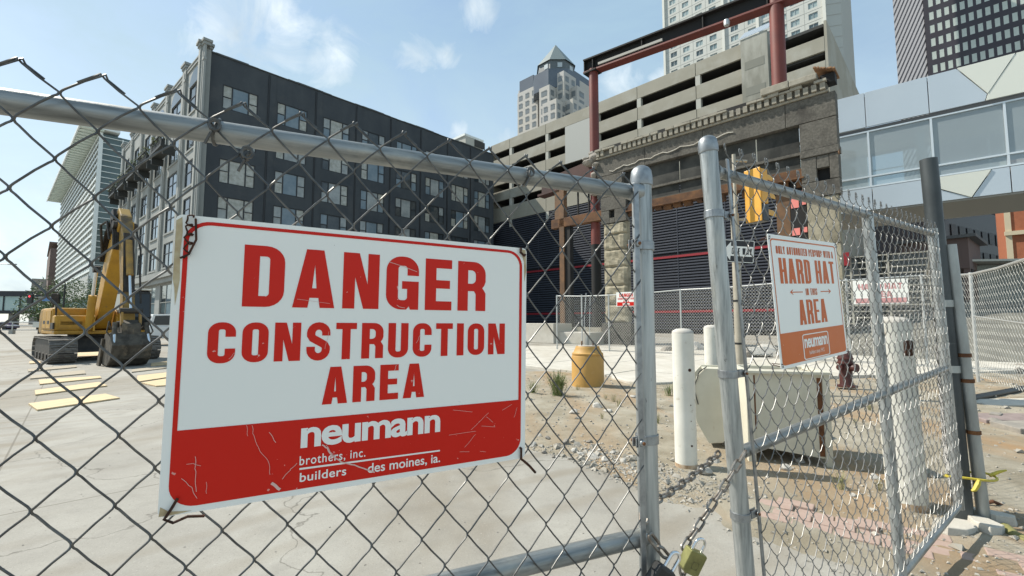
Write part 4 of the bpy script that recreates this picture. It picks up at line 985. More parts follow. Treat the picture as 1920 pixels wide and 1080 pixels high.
# spoil heap and tarp beyond the fence at the right
g = MB(); nn = 34
for j in range(nn):
    for i in range(nn):
        x = 13.5 + 18 * i / (nn - 1); y = 13 + 16 * j / (nn - 1)
        rr_ = max(0, 1 - math.hypot((x - 22) / 9, (y - 20.5) / 7.5)); z = 2.6 * rr_ ** .8 + .25 * vnoise((x, y, 0), .7) * min(1, rr_ * 3) + .06 * vnoise((x, y, 0), 3) - .04
        g.v.append((x, y, z))
for j in range(nn - 1):
    for i in range(nn - 1): a = j * nn + i; g.f.append((a, a + 1, a + nn + 1, a + nn))
tag(g.build('spoil_heap', mat('spoil', (.17, .165, .14), .95, 0, (.11, .105, .09), 1.2, .8, .9, 12), smooth=True), 'grey brown spoil heap beyond the fence under the skyway', 'spoil heap')
# pipe and broken slabs at right
a = gnd(1795, 760); b = gnd(1925, 736)
pp = MB().tube([(a.x, a.y, .07), ((a.x + b.x) / 2, (a.y + b.y) / 2, .075), (b.x + .6, b.y + .35, .07)], .06, 14).build('black_pipe', mat('black_pipe', (.012, .014, .016), .5, 0, (.025, .03, .032), 5, .6), smooth=True); tag(pp, 'long black plastic pipe lying on the ground beyond the gate post', 'pipe')
purple = mat('mauve_paver', (.27, .215, .20), .85, 0, (.20, .155, .145), 8, .7, .4, 40)
for i, (px, py, w_, d_, h_, a_, m_) in enumerate([(1890, 796, .75, .42, .07, -.25, purple), (1925, 812, .5, .4, .08, -.1, stone_d), (1868, 792, .16, .12, .09, .6, stone_d), (1900, 760, 1.2, .5, .03, -.12, conc_walk)]):
    p = gnd(px, py); o = MB().box(-w_ / 2, w_ / 2, -d_ / 2, d_ / 2, -.02, h_).build('broken_slab', m_, bevel=.012); o.location = (p.x, p.y, ground_z(p.x, p.y)); o.rotation_euler = (.03, -.04, a_)
    tag(o, ['mauve broken paving slab at the right edge behind the grey post', 'dark broken slab lying lowest at the right picture edge', 'small dark chunk at the left end of the mauve slab', 'thin pale slab under the black pipe'][i], 'slab', 'broken slabs at the right edge')
rb = tag(MB().tube([gnd(1845, 945, .03), gnd(1862, 940, .06), gnd(1880, 948, .02)], .012, 8).build('steel_bar', rust), 'short rusty bar sticking out beside the ringed grey post', 'bar')
p = gnd(1905, 1010); hs_ = MB().tube([gnd(1885, 990, .03), gnd(1902, 1005, .03), gnd(1930, 1018, .03)], .035, 10).build('green_hose', mat('hose_green', (.20, .19, .07), .6), smooth=True); tag(hs_, 'short olive green hose lying at the right picture edge', 'hose')

# ------------------------------------------------------------------ plywood boards
ply = mat('plywood', (.60, .47, .28), .75, 0, (.50, .38, .22), 3, .7, .1, 30, (6, .6, 1)); ply2 = mat('weathered_board', (.40, .35, .27), .85, 0, (.30, .255, .19), 3, .7, .2, 30, (6, .6, 1))
ZB = lambda x, y: (x / 4.153, 540 + y / 4.153)
boards = [([(220, 910), (820, 833), (932, 865), (290, 960)], ply, 'yellow plywood strip nearest to the gate at the left'), ([(270, 805), (770, 740), (835, 768), (275, 840)], ply, 'yellow plywood strip second from the gate'),
          ([(300, 722), (778, 692), (790, 706), (310, 757)], ply, 'plywood strip third from the gate'), ([(240, 690), (655, 645), (668, 673), (235, 713)], ply2, 'grey weathered board in front of the left track'),
          ([(215, 638), (588, 606), (597, 622), (220, 657)], ply2, 'grey board close under the left track'), ([(228, 576), (312, 568), (316, 588), (230, 593)], ply, 'short board end left of the excavator track'),
          ([(1070, 690), (1300, 664), (1300, 702), (1065, 738)], ply, 'pale board left of the danger sign post edge'), ([(1100, 746), (1300, 712), (1290, 766), (1215, 771)], ply, 'cut corner of plywood beside the danger sign'),
          ([(1030, 640), (1300, 612), (1300, 628), (1025, 661)], ply2, 'grey board right of the excavator bucket'), ([(1180, 590), (1300, 575), (1300, 600), (1175, 610)], ply, 'pale board behind the grey board right of the bucket'),
          ([(604, 492), (815, 470), (815, 528), (604, 552)], ply, 'wide pale board lying between the excavator tracks')]
for q, m_, lb in boards:
    P4 = [gnd(*ZB(*c)) for c in q]; c0 = sum(P4, Vector()) / 4
    o = MB().prism([(p.x - c0.x, p.y - c0.y) for p in P4], lambda x, y: (x, y, 0.003), lambda x, y: (x, y, .028)).build('plywood_board', m_); o.location = (c0.x, c0.y, 0); tag(o, lb, 'board', 'boards lying on the lot')

# ------------------------------------------------------------------ excavator
ey = mat('excavator_yellow', (.50, .27, .025), .5, 0, (.38, .20, .022), 1.6, .7, .08, 20, col3=(.20, .13, .06), n3scale=4, n3lo=.60, n3hi=.74)
ey2 = mat('excavator_yellow_dirty', (.36, .21, .045), .65, 0, (.20, .13, .05), 3, .8, .2, 30)
ey3 = mat('excavator_stick_grime', (.36, .215, .04), .6, 0, (.19, .125, .045), 1.1, .9, .15, 20, col3=(.09, .065, .04), n3scale=1.6, n3lo=.50, n3hi=.66)
edk = mat('excavator_dark', (.022, .02, .018), .6, .2, (.05, .042, .034), 5, .7, .2, 30)
esteel = mat('worn_steel', (.10, .088, .07), .7, .3, (.045, .038, .03), 4, .9, .9, 9, col3=(.20, .16, .11), n3scale=2.2, n3lo=.55, n3hi=.68)
glass_dk = mat('dark_glass', (.02, .025, .028), .06, 0)
cushion = mat('track_shoe', (.20, .185, .165), .6, .3, (.10, .09, .08), 8, .7)
ex = thing('excavator', 'yellow crawler excavator with folded boom standing on the lot', 'excavator', (-15.95, 17.3, 0), math.atan2(-.613, .79)); ex.scale = (.96, .96, .92)
def xz_prism(name, pts, y0, y1, m_, parent=ex, bevel=.03): return MB().prism(pts, lambda x, z: (x, y0, z), lambda x, z: (x, y1, z)).build(name, m_, parent, bevel=bevel)
for s in (-1, 1):
    tr = xz_prism('track', [(-2.0, .30), (-1.75, .03), (1.75, .03), (2.02, .30), (2.05, .62), (1.85, .86), (-1.85, .86), (-2.05, .62)], s * 1.2 - .30, s * 1.2 + .30, edk)
    loop = [(-1.75, .02), (1.75, .02)] + [(1.72 + .44 * math.cos(a), .46 + .44 * math.sin(a)) for a in np.linspace(-1.5, 1.5, 9)] + [(1.72, .90), (-1.72, .90)] + [(-1.72 + .44 * math.cos(a), .46 + .44 * math.sin(a)) for a in np.linspace(1.6, 4.6, 9)]
    P_ = [Vector((x, z)) for x, z in loop]; per = [0]
    for i in range(len(P_)): per.append(per[-1] + (P_[(i + 1) % len(P_)] - P_[i]).length)
    n_sh = 46
    shoe = None
    for k in range(n_sh):
        d_ = per[-1] * k / n_sh; i = max(j for j in range(len(P_)) if per[j] <= d_); a = P_[i]; b = P_[(i + 1) % len(P_)]; t_ = (d_ - per[i]) / max(1e-6, per[i + 1] - per[i]); p = a.lerp(b, t_); dr = (b - a).normalized()
        if shoe is None: shoe = MB().box(-.095, .095, -.36, .36, -.02, .02).box(-.02, .012, -.36, .36, -.055, -.02).mesh('track_shoe'); shoe.materials.append(cushion)
        o = bpy.data.objects.new('track_shoe', shoe); COL.objects.link(o); o.parent = tr; o.location = (p.x, s * 1.2, p.y); o.rotation_euler = (0, -math.atan2(dr.y, dr.x), 0)
    for xx in (-1.2, -.4, .4, 1.2): MB().cyl((xx, s * 1.2 - .33, .22), (xx, s * 1.2 + .33, .22), .14, n=14).build('roller', edk, tr)
xz_prism('undercarriage', [(-1.2, .35), (1.2, .35), (.9, .95), (-.9, .95)], -.92, .92, edk)
MB().lathe([(.85, .9), (.85, 1.08)], 24).build('slew_ring', edk, ex)
boxo('deck', ey, ex, -1.9, 1.15, -1.36, 1.36, 1.05, 1.20, bevel=.03)
cw = xz_prism('counterweight', [(-2.75, 1.15), (-2.55, 1.0), (-1.75, 1.0), (-1.75, 2.1), (-2.45, 2.1), (-2.75, 1.85)], -1.36, 1.36, ey2, bevel=.1)
hb = boxo('engine_housing', ey, ex, -1.74, .55, -1.37, -.42, 1.2, 2.08, bevel=.06)
boxo('side_door', ey, hb, -1.5, -.55, -1.395, -1.37, 1.28, 1.98, bevel=.01); boxo('side_door', ey, hb, -.50, .45, -1.395, -1.37, 1.28, 1.98, bevel=.01)
for xx in (-1.25, -.25): boxo('louvre', edk, hb, xx, xx + .5, -1.402, -1.392, 1.45, 1.58)
boxo('front_tank', ey, ex, .56, 1.12, -1.36, -.45, 1.2, 1.78, bevel=.05); boxo('step_box', edk, ex, .58, 1.14, -1.40, -1.36, 1.25, 1.5)
boxo('front_panel', ey, ex, 1.125, 1.14, -1.25, -.55, 1.3, 1.68, bevel=.005)
boxo('front_panel', ey2, ex, 1.125, 1.14, -1.2, -.62, 1.42, 1.55)
boxo('hood', ey2, ex, -1.74, .2, -.41, .9, 1.2, 2.0, bevel=.05)
cab_ = xz_prism('cab', [(-.25, 1.2), (1.25, 1.2), (1.45, 1.7), (1.30, 2.75), (1.1, 2.86), (-.25, 2.86)], .50, 1.36, edk, bevel=.05)
MB().hexa([(1.27, .56, 1.28), (1.27, 1.30, 1.28), (1.29, 1.30, 1.28), (1.29, .56, 1.28), (1.47, .56, 1.72), (1.47, 1.30, 1.72), (1.49, 1.30, 1.72), (1.49, .56, 1.72)]).build('lower_window', glass_dk, cab_)
MB().hexa([(1.47, .56, 1.74), (1.47, 1.30, 1.74), (1.49, 1.30, 1.74), (1.49, .56, 1.74), (1.32, .56, 2.7), (1.32, 1.30, 2.7), (1.34, 1.30, 2.7), (1.34, .56, 2.7)]).build('windscreen', glass_dk, cab_)
boxo('side_window', glass_dk, cab_, -.1, 1.15, .485, .50, 1.75, 2.7); boxo('cab_roof', wpaint, cab_, -.3, 1.2, .46, 1.4, 2.86, 2.93, bevel=.03)
# handrail, mirror
MB().tube([(.9, -1.3, 1.78), (.9, -1.3, 2.5), (.3, -1.3, 2.5), (.1, -1.3, 2.1)], .02, 8).build('handrail', edk, ex); MB().tube([(1.0, -1.3, 1.3), (1.05, -1.35, 2.3)], .018, 6).build('mirror_bracket', edk, ex); boxo('mirror', edk, ex, 1.02, 1.06, -1.48, -1.28, 2.25, 2.6, bevel=.02)
# boom: gooseneck plate box
boom = xz_prism('boom', [(.55, 1.35), (.85, 1.25), (1.3, 1.9), (2.05, 3.15), (2.75, 4.1), (3.55, 5.05), (3.52, 5.30), (3.2, 5.32), (2.35, 4.75), (1.55, 3.75), (.75, 2.2), (.45, 1.55)], -.22, .22, ey, bevel=.03)
for s in (-1, 1):
    y0 = s * .46
    MB().tube([(1.25, y0, 1.25), (1.62, y0, 2.55)], .12, 14).build('boom_cylinder', ey, ex, smooth=True); MB().tube([(1.62, y0, 2.55), (1.95, y0, 3.55)], .055, 12).build('cylinder_rod', chrome, ex, smooth=True)
    MB().cyl((1.95, y0 - .1, 3.55), (1.95, y0 + .1, 3.55), .13, n=14).build('rod_eye', edk, ex)
    xz_prism('boom_foot_plate', [(.35, 1.15), (1.45, 1.15), (1.40, 1.75), (.9, 2.15), (.5, 1.9)], s * .33 - .03, s * .33 + .03, ey)
MB().tube([(1.4, 0, 3.9), (2.2, 0, 4.95)], .11, 12).build('stick_cylinder', ey2, ex, smooth=True); MB().tube([(2.2, 0, 4.95), (2.95, 0, 5.62)], .05, 10).build('cylinder_rod', chrome, ex, smooth=True)
for k in range(4):
    yy = -.32 + .05 * k; MB().tube([(1.6, yy, 3.9), (2.3, yy - .02, 4.95 + .05 * k), (2.95, yy, 5.35 + .05 * k), (3.4, yy, 4.8), (3.45, yy + .02, 4.2)], .034, 6).build('hydraulic_hose', edk, ex, smooth=True)
st = xz_prism('stick', [(2.85, 5.75), (3.05, 5.85), (3.45, 5.5), (3.95, 4.6), (4.42, 2.6), (4.72, 1.45), (4.5, 1.38), (4.18, 2.2), (3.52, 4.2), (3.2, 5.0), (2.95, 5.4)], -.165, .165, ey3, bevel=.03)
xz_prism('stick_wear_plate', [(3.98, 4.55), (4.45, 2.6), (4.47, 2.6), (4.0, 4.56)], -.15, .15, edk, bevel=0)
boxo('stick_recess', edk, st, 3.80, 3.98, -.14, .14, 4.55, 4.78)
xz_prism('knuckle_bracket', [(2.75, 4.9), (3.15, 5.5), (3.0, 5.8), (2.7, 5.75), (2.55, 5.2)], -.30, -.20, edk, bevel=.02); MB().cyl((3.3, -.34, 5.15), (3.3, .34, 5.15), .14, n=16).build('boom_pin', edk, ex)
MB().tube([(2.0, -.36, 4.3), (2.4, -.5, 5.2), (2.9, -.42, 5.3), (3.1, -.36, 4.6)], .04, 8).build('hydraulic_hose', edk, ex, smooth=True)
MB().tube([(3.6, .26, 5.0), (4.0, .34, 4.2), (4.3, .3, 3.2), (4.6, .3, 2.2)], .03, 8).build('hydraulic_hose', edk, ex, smooth=True)
xz_prism('stick_side_stain', [(3.75, 3.9), (4.2, 3.9), (4.68, 1.6), (4.5, 1.45), (4.2, 2.25)], -.172, -.166, ey2, bevel=0)
MB().tube([(3.98, 0, 4.5), (4.42, 0, 3.2)], .10, 12).build('bucket_cylinder', ey2, ex, smooth=True); MB().tube([(4.42, 0, 3.2), (4.85, 0, 1.95)], .045, 10).build('cylinder_rod', chrome, ex, smooth=True)
MB().cyl((4.85, -.3, 1.92), (4.85, .3, 1.92), .10, n=14).build('link_pin', edk, ex); MB().cyl((4.6, -.3, 1.45), (4.6, .3, 1.45), .11, n=14).build('bucket_pin', edk, ex)
for s in (-.24, .24): xz_prism('link_arm', [(4.78, 1.9), (4.92, 1.95), (5.02, 1.45), (4.9, 1.40)], s - .03, s + .03, ey2, bevel=0)
xz_prism('coupler', [(4.45, 1.15), (4.5, 1.55), (4.75, 1.6), (5.05, 1.48), (5.1, 1.1), (4.8, .95)], -.25, .25, esteel)
bk = xz_prism('bucket', [(4.25, 1.12), (5.05, 1.18), (5.35, .75), (5.20, .28), (4.8, .03), (4.05, .05), (3.9, .18), (4.05, .5)], -.52, .52, esteel, bevel=.03)
for s in (-1, 1):
    xz_prism('side_cutter', [(4.2, .95), (4.35, .95), (4.10, .02), (3.7, .02)], s * .56 - .03, s * .56 + .03, esteel, bk, 0)
    MB().tube([(5.05, s * .42, 1.25), (5.28, s * .46, .75)], .045, 10).build('side_ram', chrome, bk); MB().tube([(4.9, s * .40, 1.5), (5.1, s * .43, 1.1)], .07, 10).build('ram_body', esteel, bk)
for k in range(5): xz_prism('tooth', [(4.02, .14), (4.02, .03), (3.68, .0)], -.44 + k * .21, -.34 + k * .21, esteel, bk, 0)
for s in (-.4, .4): MB().tube([(4.4, s, 1.3), (4.75, s * 1.3, 1.55), (4.95, s * 1.5, 1.2), (5.0, s * 1.2, 1.0)], .022, 6).build('hydraulic_hose', esteel, ex, smooth=True)
# ------------------------------------------------------------------ white pickup behind
tk = thing('pickup_truck', 'white pickup truck partly hidden behind the danger sign and excavator', 'truck', at(322, 632, 29) * Vector((1, 1, 0)) if False else (at(300, 600, 27.5).x, 27.5, 0), math.radians(52))
tw = mat('truck_white', (.72, .72, .70), .35)
def txz(name, pts, y0, y1, m_, par=tk, bevel=.04): return MB().prism(pts, lambda x, z: (x, y0, z), lambda x, z: (x, y1, z)).build(name, m_, par, bevel=bevel)
txz('body', [(-2.6, .55), (-2.6, 1.12), (-.6, 1.15), (1.0, 1.15), (2.4, 1.05), (2.65, .9), (2.65, .5), (1.9, .42), (-2.0, .42)], -.95, .95, tw)
cbn = txz('cabin', [(-.75, 1.15), (-.55, 1.85), (.55, 1.88), (1.15, 1.15)], -.86, .86, tw)
txz('windscreen', [(.60, 1.84), (1.12, 1.2), (1.15, 1.2), (.63, 1.86)], -.75, .75, glass_dk, cbn, 0); txz('rear_window', [(-.60, 1.78), (-.74, 1.25), (-.77, 1.25), (-.63, 1.78)], -.7, .7, glass_dk, cbn, 0)
for s in (-1, 1): txz('side_window', [(-.55, 1.22), (-.45, 1.76), (.48, 1.8), (.95, 1.22)], s * .865 - .006, s * .865 + .006, glass_dk, cbn, 0)
for xx in (-1.7, 1.75):
    for s in (-1, 1):
        wl = MB().cyl((xx, s * .78, .38), (xx, s * 1.0, .38), .38, n=20).build('tyre', black_m, tk); MB().cyl((xx, s * .99, .38), (xx, s * 1.01, .38), .22, n=16).build('rim', galv_far, wl)
boxo('tailgate', tw, tk, -2.63, -2.60, -.8, .8, .6, 1.1, bevel=.01); boxo('rear_bumper', galv_far, tk, -2.78, -2.62, -.92, .92, .42, .58, bevel=.02)
for s in (-1, 1): boxo('tail_light', mat('tail_red', (.45, .02, .02), .3), tk, -2.635, -2.6, s * .88 - .06, s * .88 + .06, .75, 1.08)
# ------------------------------------------------------------------ buildings
def grid_wall(m, x0, x1, z0, z1, holes, yf=0.0, depth=.2, s=1, T=None):
    """wall sheet at y=yf with rectangular openings and reveals running inwards (-s*y)"""
    xs = sorted({x0, x1, *[h[0] for h in holes], *[h[1] for h in holes]}); zs = sorted({z0, z1, *[h[2] for h in holes], *[h[3] for h in holes]})
    f = (lambda v: T @ Vector(v)) if T is not None else (lambda v: Vector(v))
    for i in range(len(xs) - 1):
        for j in range(len(zs) - 1):
            cx, cz = (xs[i] + xs[i + 1]) / 2, (zs[j] + zs[j + 1]) / 2
            if any(h[0] < cx < h[1] and h[2] < cz < h[3] for h in holes): continue
            m.add([f((xs[i], yf, zs[j])), f((xs[i + 1], yf, zs[j])), f((xs[i + 1], yf, zs[j + 1])), f((xs[i], yf, zs[j + 1]))], [(0, 1, 2, 3)])
    yb = yf - s * depth
    for a, b, c, d in holes:
        P = [(a, c), (b, c), (b, d), (a, d)]
        for k in range(4):
            p, q = P[k], P[(k + 1) % 4]; m.add([f((p[0], yf, p[1])), f((q[0], yf, q[1])), f((q[0], yb, q[1])), f((p[0], yb, p[1]))], [(0, 1, 2, 3)])
    return m
def tri_window(W, H, s, frame_m, mats, fw=.09):
    """frame mesh + pane meshes for a three light window, origin at lower left, outward s*y"""
    fr = MB(); y0, y1 = sorted((-s * .02, -s * .12)); xs = [0, W * .27, W * .73, W]
    fr.box(0, W, y0, y1, 0, fw); fr.box(0, W, y0, y1, H - fw, H)
    for x in xs: a = min(max(x - fw * .6, 0), W - fw * 1.2); fr.box(a, a + fw * 1.2, y0 - .002, y1 + .002, fw, H - fw)
    for a, b in ((xs[0], xs[1]), (xs[2], xs[3])): fr.box(a + .1, b - .1, y0 + .002, y1 - .002, H * .5 - .04, H * .5 + .04)
    fm = fr.mesh('window'); fm.materials.append(frame_m)
    rects = [(.02, xs[1], .02, H * .5), (.02, xs[1], H * .5, H - .02), (xs[1], xs[2], .02, H - .02), (xs[2], W - .02, .02, H * .5), (xs[2], W - .02, H * .5, H - .02)]
    panes = []
    for r in rects:
        vs = []
        for mt in mats:
            p = MB(); tl = random.uniform(-.015, .015); yy = -s * .09
            p.add([(r[0], yy, r[2]), (r[1], yy, r[2]), (r[1], yy + tl, r[3]), (r[0], yy + tl, r[3])], [(0, 1, 2, 3)])
            me = p.mesh('pane'); me.materials.append(mt); vs.append(me)
        panes.append(vs)
    return fm, panes
def put(me, parent, loc, rz=0.0, name=None):
    o = bpy.data.objects.new(name or me.name.split('.')[0], me); COL.objects.link(o); o.parent = parent; o.location = loc; o.rotation_euler = (0, 0, rz); return o
gl_a = mat('window_glass_dark', (.035, .045, .05), .04, 0, (.07, .08, .085), .6, .8)
gl_b = mat('window_glass_blind_reflection', (.34, .36, .35), .10, 0, (.24, .26, .26), 1.2, .7)  # blinds, and pale grey reflections put into the pane colour
gl_c = mat('window_glass_sky_reflection', (.12, .17, .21), .05, 0, (.20, .25, .28), .5, .7)  # reflected sky painted as the pane colour
gl_d = mat('window_glass_beige_reflection', (.30, .30, .26), .08, 0, (.42, .42, .38), 2.2, .9)  # reflection of the beige building opposite, painted into the pane colour
frame_bk = mat('window_frame_black', (.015, .016, .018), .5)
# ---- dark loft building: painted side wall and pale street front
dk_wall = mat('charcoal_stucco', (.043, .050, .058), .85, 0, (.060, .068, .074), .5, .7, .25, 8, (1, 1, .5), col3=(.075, .078, .08), n3scale=.35, n3lo=.52, n3hi=.75)
lt_wall = mat('pale_stone_front', (.31, .32, .305), .8, 0, (.25, .26, .245), .4, .6, .1, 8)
cor = at(383, 92, 43.5); lb = thing('loft_building', 'charcoal loft building with pale stone street front and rows of three-light windows', 'building', (cor.x, cor.y, 0), frame_rz(44.5))
cols = [1.75, 7.0, 12.15, 17.1, 22.1, 26.85, 31.5, 36.0]; tops = [26.0, 22.08, 18.15, 14.22, 10.3, 6.37]; WW, WH = 3.35, 2.55
holes = [(u, u + WW, t - WH, t) for u in cols for t in tops]
m = grid_wall(MB(), 0, 40.2, 0, 28.9, holes, 0, .14, -1)
m.add([(40.2, 0, 0), (40.2, 30, 0), (40.2, 30, 28.9), (40.2, 0, 28.9)], [(0, 1, 2, 3)]); m.add([(0, .1, 28.4), (40.2, .1, 28.4), (40.2, 30, 28.4), (0, 30, 28.4)], [(0, 1, 2, 3)])
wall = m.build('side_wall', dk_wall, lb)
fm, panes = tri_window(WW, WH, -1, frame_bk, [gl_a, gl_b, gl_c, gl_d])
rw = random.Random(3)
for ci_, u in enumerate(cols):
    for ti, t in enumerate(tops):
        o = put(fm, lb, (u, 0, t - WH))
        for k, vs in enumerate(panes):
            w_ = [0, 4, 1, 6] if ci_ == 0 else ([1, 3, 5, 3] if ti < 2 else ([3, 4, 2, 3] if ci_ < 4 else [5, 3, 1, 2]))
            put(vs[rw.choices(range(4), w_)[0]], o, (0, 0, 0))
for u in (6.1, 11.25, 16.3, 21.2, 26.0, 30.7, 35.2):
    boxo('downpipe', frame_bk, lb, u - .06, u + .06, -.09, -.005, 8, 28.7)
    boxo('wall_strip', dk_wall, lb, u + .12, u + .75, -.05, -.004, 4, 28.85)
m = MB(); rr_ = random.Random(9)
for k in range(40): m.box(k * 1.005, k * 1.005 + 1.0, -.10, .35, 28.9, 29.02 + .05 * math.sin(k * .8) + rr_.uniform(0, .03))
m.build('coping', mat('coping_dark', (.07, .075, .075), .8), lb)
boxo('corner_pilaster', lt_wall, lb, -.35, .60, -.16, .6, 0, 29.12); boxo('pilaster_cap', lt_wall, lb, -.45, .70, -.26, .7, 29.13, 29.4); boxo('pilaster_cap', lt_wall, lb, -.58, .82, -.38, .8, 29.41, 29.66)
# pale front, built in its own axis
TF = Matrix.Rotation(frame_rz(-49.5) - frame_rz(44.5), 4, 'Z'); rzF = frame_rz(-49.5) - frame_rz(44.5)
def fbox(name, m_, *b, parent=lb): return MB().box(*b, M=TF).build(name, m_, parent)
bays = [(.1, 5.1), (7.3, 12.3), (14.5, 19.1), (21.4, 25.9), (27.9, 32.5), (34.7, 39.1)]
pil = [-.9, 5.55, 12.75, 19.6, 26.25, 32.95, 39.6]
holesF = []
for a, b in bays:
    for t in tops[1:5]: holesF.append((a + .5, b - .5, t - 2.75, t))
    holesF.append((a + .5, b - .5, 23.4, 26.4)); holesF.append((a, b, 1.0, 5.6))
m = grid_wall(MB(), -.9, 42, 0, 28.3, holesF, 0, .16, 1, TF); m.add([TF @ Vector(v) for v in ((42, 0, 0), (42, -25, 0), (42, -25, 28.2), (42, 0, 28.2))], [(0, 1, 2, 3)])
m.build('front_wall', lt_wall, lb)
glf = {}
for a, b in bays:
    for z0, z1 in [(t - 2.75, t) for t in tops[1:5]] + [(23.4, 26.4), (1.0, 5.6)]:
        key = (round(b - a, 2), round(z1 - z0, 2), z0 < 2)
        if key not in glf:
            w_ = b - a - (0 if z0 < 2 else 1.0); h_ = z1 - z0; f = MB()
            for x in (0, w_ / 2 - .06, w_ - .1): f.box(x, x + .12, -.15, -.07, 0, h_)
            f.box(.1, w_ - .1, -.148, -.072, 0, .12); f.box(.1, w_ - .1, -.148, -.072, h_ - .12, h_); f.box(.1, w_ - .1, -.148, -.072, h_ * .55, h_ * .55 + .08)
            fm_ = f.mesh('window'); fm_.materials.append(lt_wall if z0 < 2 else frame_bk)
            pn = []
            for k, (xa, xb) in enumerate(((0, w_ / 2), (w_ / 2, w_))):
                p = MB().add([(xa, -.12, 0), (xb, -.12, 0), (xb, -.12, h_), (xa, -.12, h_)], [(0, 1, 2, 3)]); me = p.mesh('pane'); me.materials.append(gl_a if k else gl_c); pn.append(me)
            glf[key] = (fm_, pn)
        fm_, pn = glf[key]; o = put(fm_, lb, TF @ Vector((a + (0 if z0 < 2 else .5), 0, z0)), rzF)
        for me in pn: put(me, o, (0, 0, 0))
        if z0 > 2: fbox('sill', lt_wall, a + .35, b - .35, .01, .10, z0 - .22, z0 - .02)
for i, u in enumerate(pil):
    pm = MB(); pm.box(u, u + 1.3, .01, .20, 6.9, 29.1, M=TF); pm.box(u + .3, u + 1.0, .20, .25, 7.2, 28.5, M=TF); pm.box(u - .06, u + 1.36, .0, .26, 27.5, 27.75, M=TF)
    pm.box(u - .08, u + 1.38, -.35, .28, 29.1, 29.4, M=TF); pm.box(u - .2, u + 1.5, -.45, .38, 29.4, 29.65, M=TF)
    pm.build('pilaster', lt_wall, lb)
    if i < len(pil) - 1:
        v = pil[i + 1]; fbox('parapet', lt_wall, u + 1.32, v - .02, -.3, .10, 28.3, 28.65); fbox('parapet_cap', lt_wall, u + 1.32, v - .02, -.35, .16, 28.65, 28.8)
fbox('cornice', lt_wall, -.9, 42, .02, .75, 6.2, 6.9); fbox('cornice', lt_wall, -.9, 42, .02, .45, 5.7, 6.2)
iron = mat('balcony_iron', (.03, .032, .03), .6); leaf_b = mat('balcony_leaf', (.10, .13, .05), .7, 0, (.20, .21, .10), 3, .8)
for i, (a, b) in enumerate(bays[1:]):
    f = MB(); f.box(a - .1, b + .1, .5, 1.7, 20.3, 20.55, M=TF)
    for k in range(9): x = a - .05 + (b - a + .1) * k / 8; f.box(x - .03, x + .03, 1.62, 1.68, 20.55, 21.6, M=TF)
    for k in range(4):
        for x in (a - .05, b + .05): f.box(x - .03, x + .03, .55 + k * .3, .6 + k * .3, 20.55, 21.6, M=TF)
    f.box(a - .1, b + .1, 1.58, 1.72, 21.6, 21.75, M=TF); f.box(a + .1, b - .1, 1.3, 1.58, 20.6, 21.2, M=TF)
    f.box(a - .1, a + .1, .4, 1.5, 19.5, 20.3, M=TF); f.box(b - .1, b + .1, .4, 1.5, 19.5, 20.3, M=TF)
    bal = f.build('balcony', iron, lb); f = MB()
    for _ in range(160):
        c = TF @ Vector((random.uniform(a, b), random.uniform(1.1, 1.75), 21.3 + abs(random.gauss(0, .5)))); r_ = .18
        f.add([c + Vector([random.uniform(-r_, r_) for _ in range(3)]) for _ in range(3)], [(0, 1, 2)])
    tag(f.build('planting', leaf_b, bal), kind='stuff')
# arched heads on the top windows of the front
for a, b in bays[:3]:
    f = MB(); n_ = 10; cx = (a + b) / 2; r_ = (b - a - 1) / 2
    for k in range(n_):
        a0, a1 = math.pi * k / n_, math.pi * (k + 1) / n_
        f.box(0, 0, 0, 0, 0, 0)
    pts = [(cx + r_ * math.cos(t), 26.4 + r_ * .8 * math.sin(t)) for t in np.linspace(0, math.pi, 12)]
    MB().prism(pts, lambda x, z: TF @ Vector((x, .015, z)), lambda x, z: TF @ Vector((x, .03, z))).build('arched_light', gl_a, lb)
# ---- glass convention building with white sun louvres
gb0 = at(190, 245, 95); gbd = thing('glass_building', 'glass building with slanting rows of white sun louvres and wide roof canopy', 'building', (gb0.x, gb0.y, 0), frame_rz(-49))
teal = mat('teal_glass', (.05, .085, .085), .08, 0, (.10, .14, .14), .15, .7); wl = mat('white_louvre', (.70, .73, .71), .5)
boxo('glass_wall', teal, gbd, 0, 88, -22, 0, 0, 42.4)
for k in range(20):
    z = 12.2 + k * 1.55; m = MB(); m.hexa([(0, .05, z), (88, .05, z), (88, .35, z - .12), (0, .35, z - .12), (0, .05, z + .5), (88, .05, z + .5), (88, .35, z + .38), (0, .35, z + .38)]); m.build('louvre', wl, gbd)
m = MB()
for k in range(30): m.box(k * 3.0, k * 3.0 + .1, .06, .2, 10, 42)
m.build('louvre_bracket', wl, gbd)
boxo('base_band', mat('pale_base', (.42, .43, .41), .8), gbd, -.2, 88, .06, .5, 6.5, 11.2)
boxo('canopy', wl, gbd, -1.2, 91, -3, 3.35, 43.0, 43.5)
boxo('canopy_edge', wl, gbd, -1.2, 91, 3.36, 3.6, 42.7, 43.5)
for k in range(40): boxo('canopy_rib', mat('canopy_rib', (.62, .70, .64), .5), gbd, -.9 + k * 2.3, .15 + k * 2.3, -.4, 3.3, 42.72, 42.99)
m = MB()
for k in range(32): m.box(-.15, -.02, -22, -.05, 2 + k * 1.28, 2.14 + k * 1.28)
for k in range(7): m.box(-.22, -.03, -.4 - k * 3.4, -.15 - k * 3.4, 0, 42)
m.build('side_mullions', wl, gbd)
boxo('corner_fin', wl, gbd, -.2, -.05, -.3, .3, 10, 42.6)
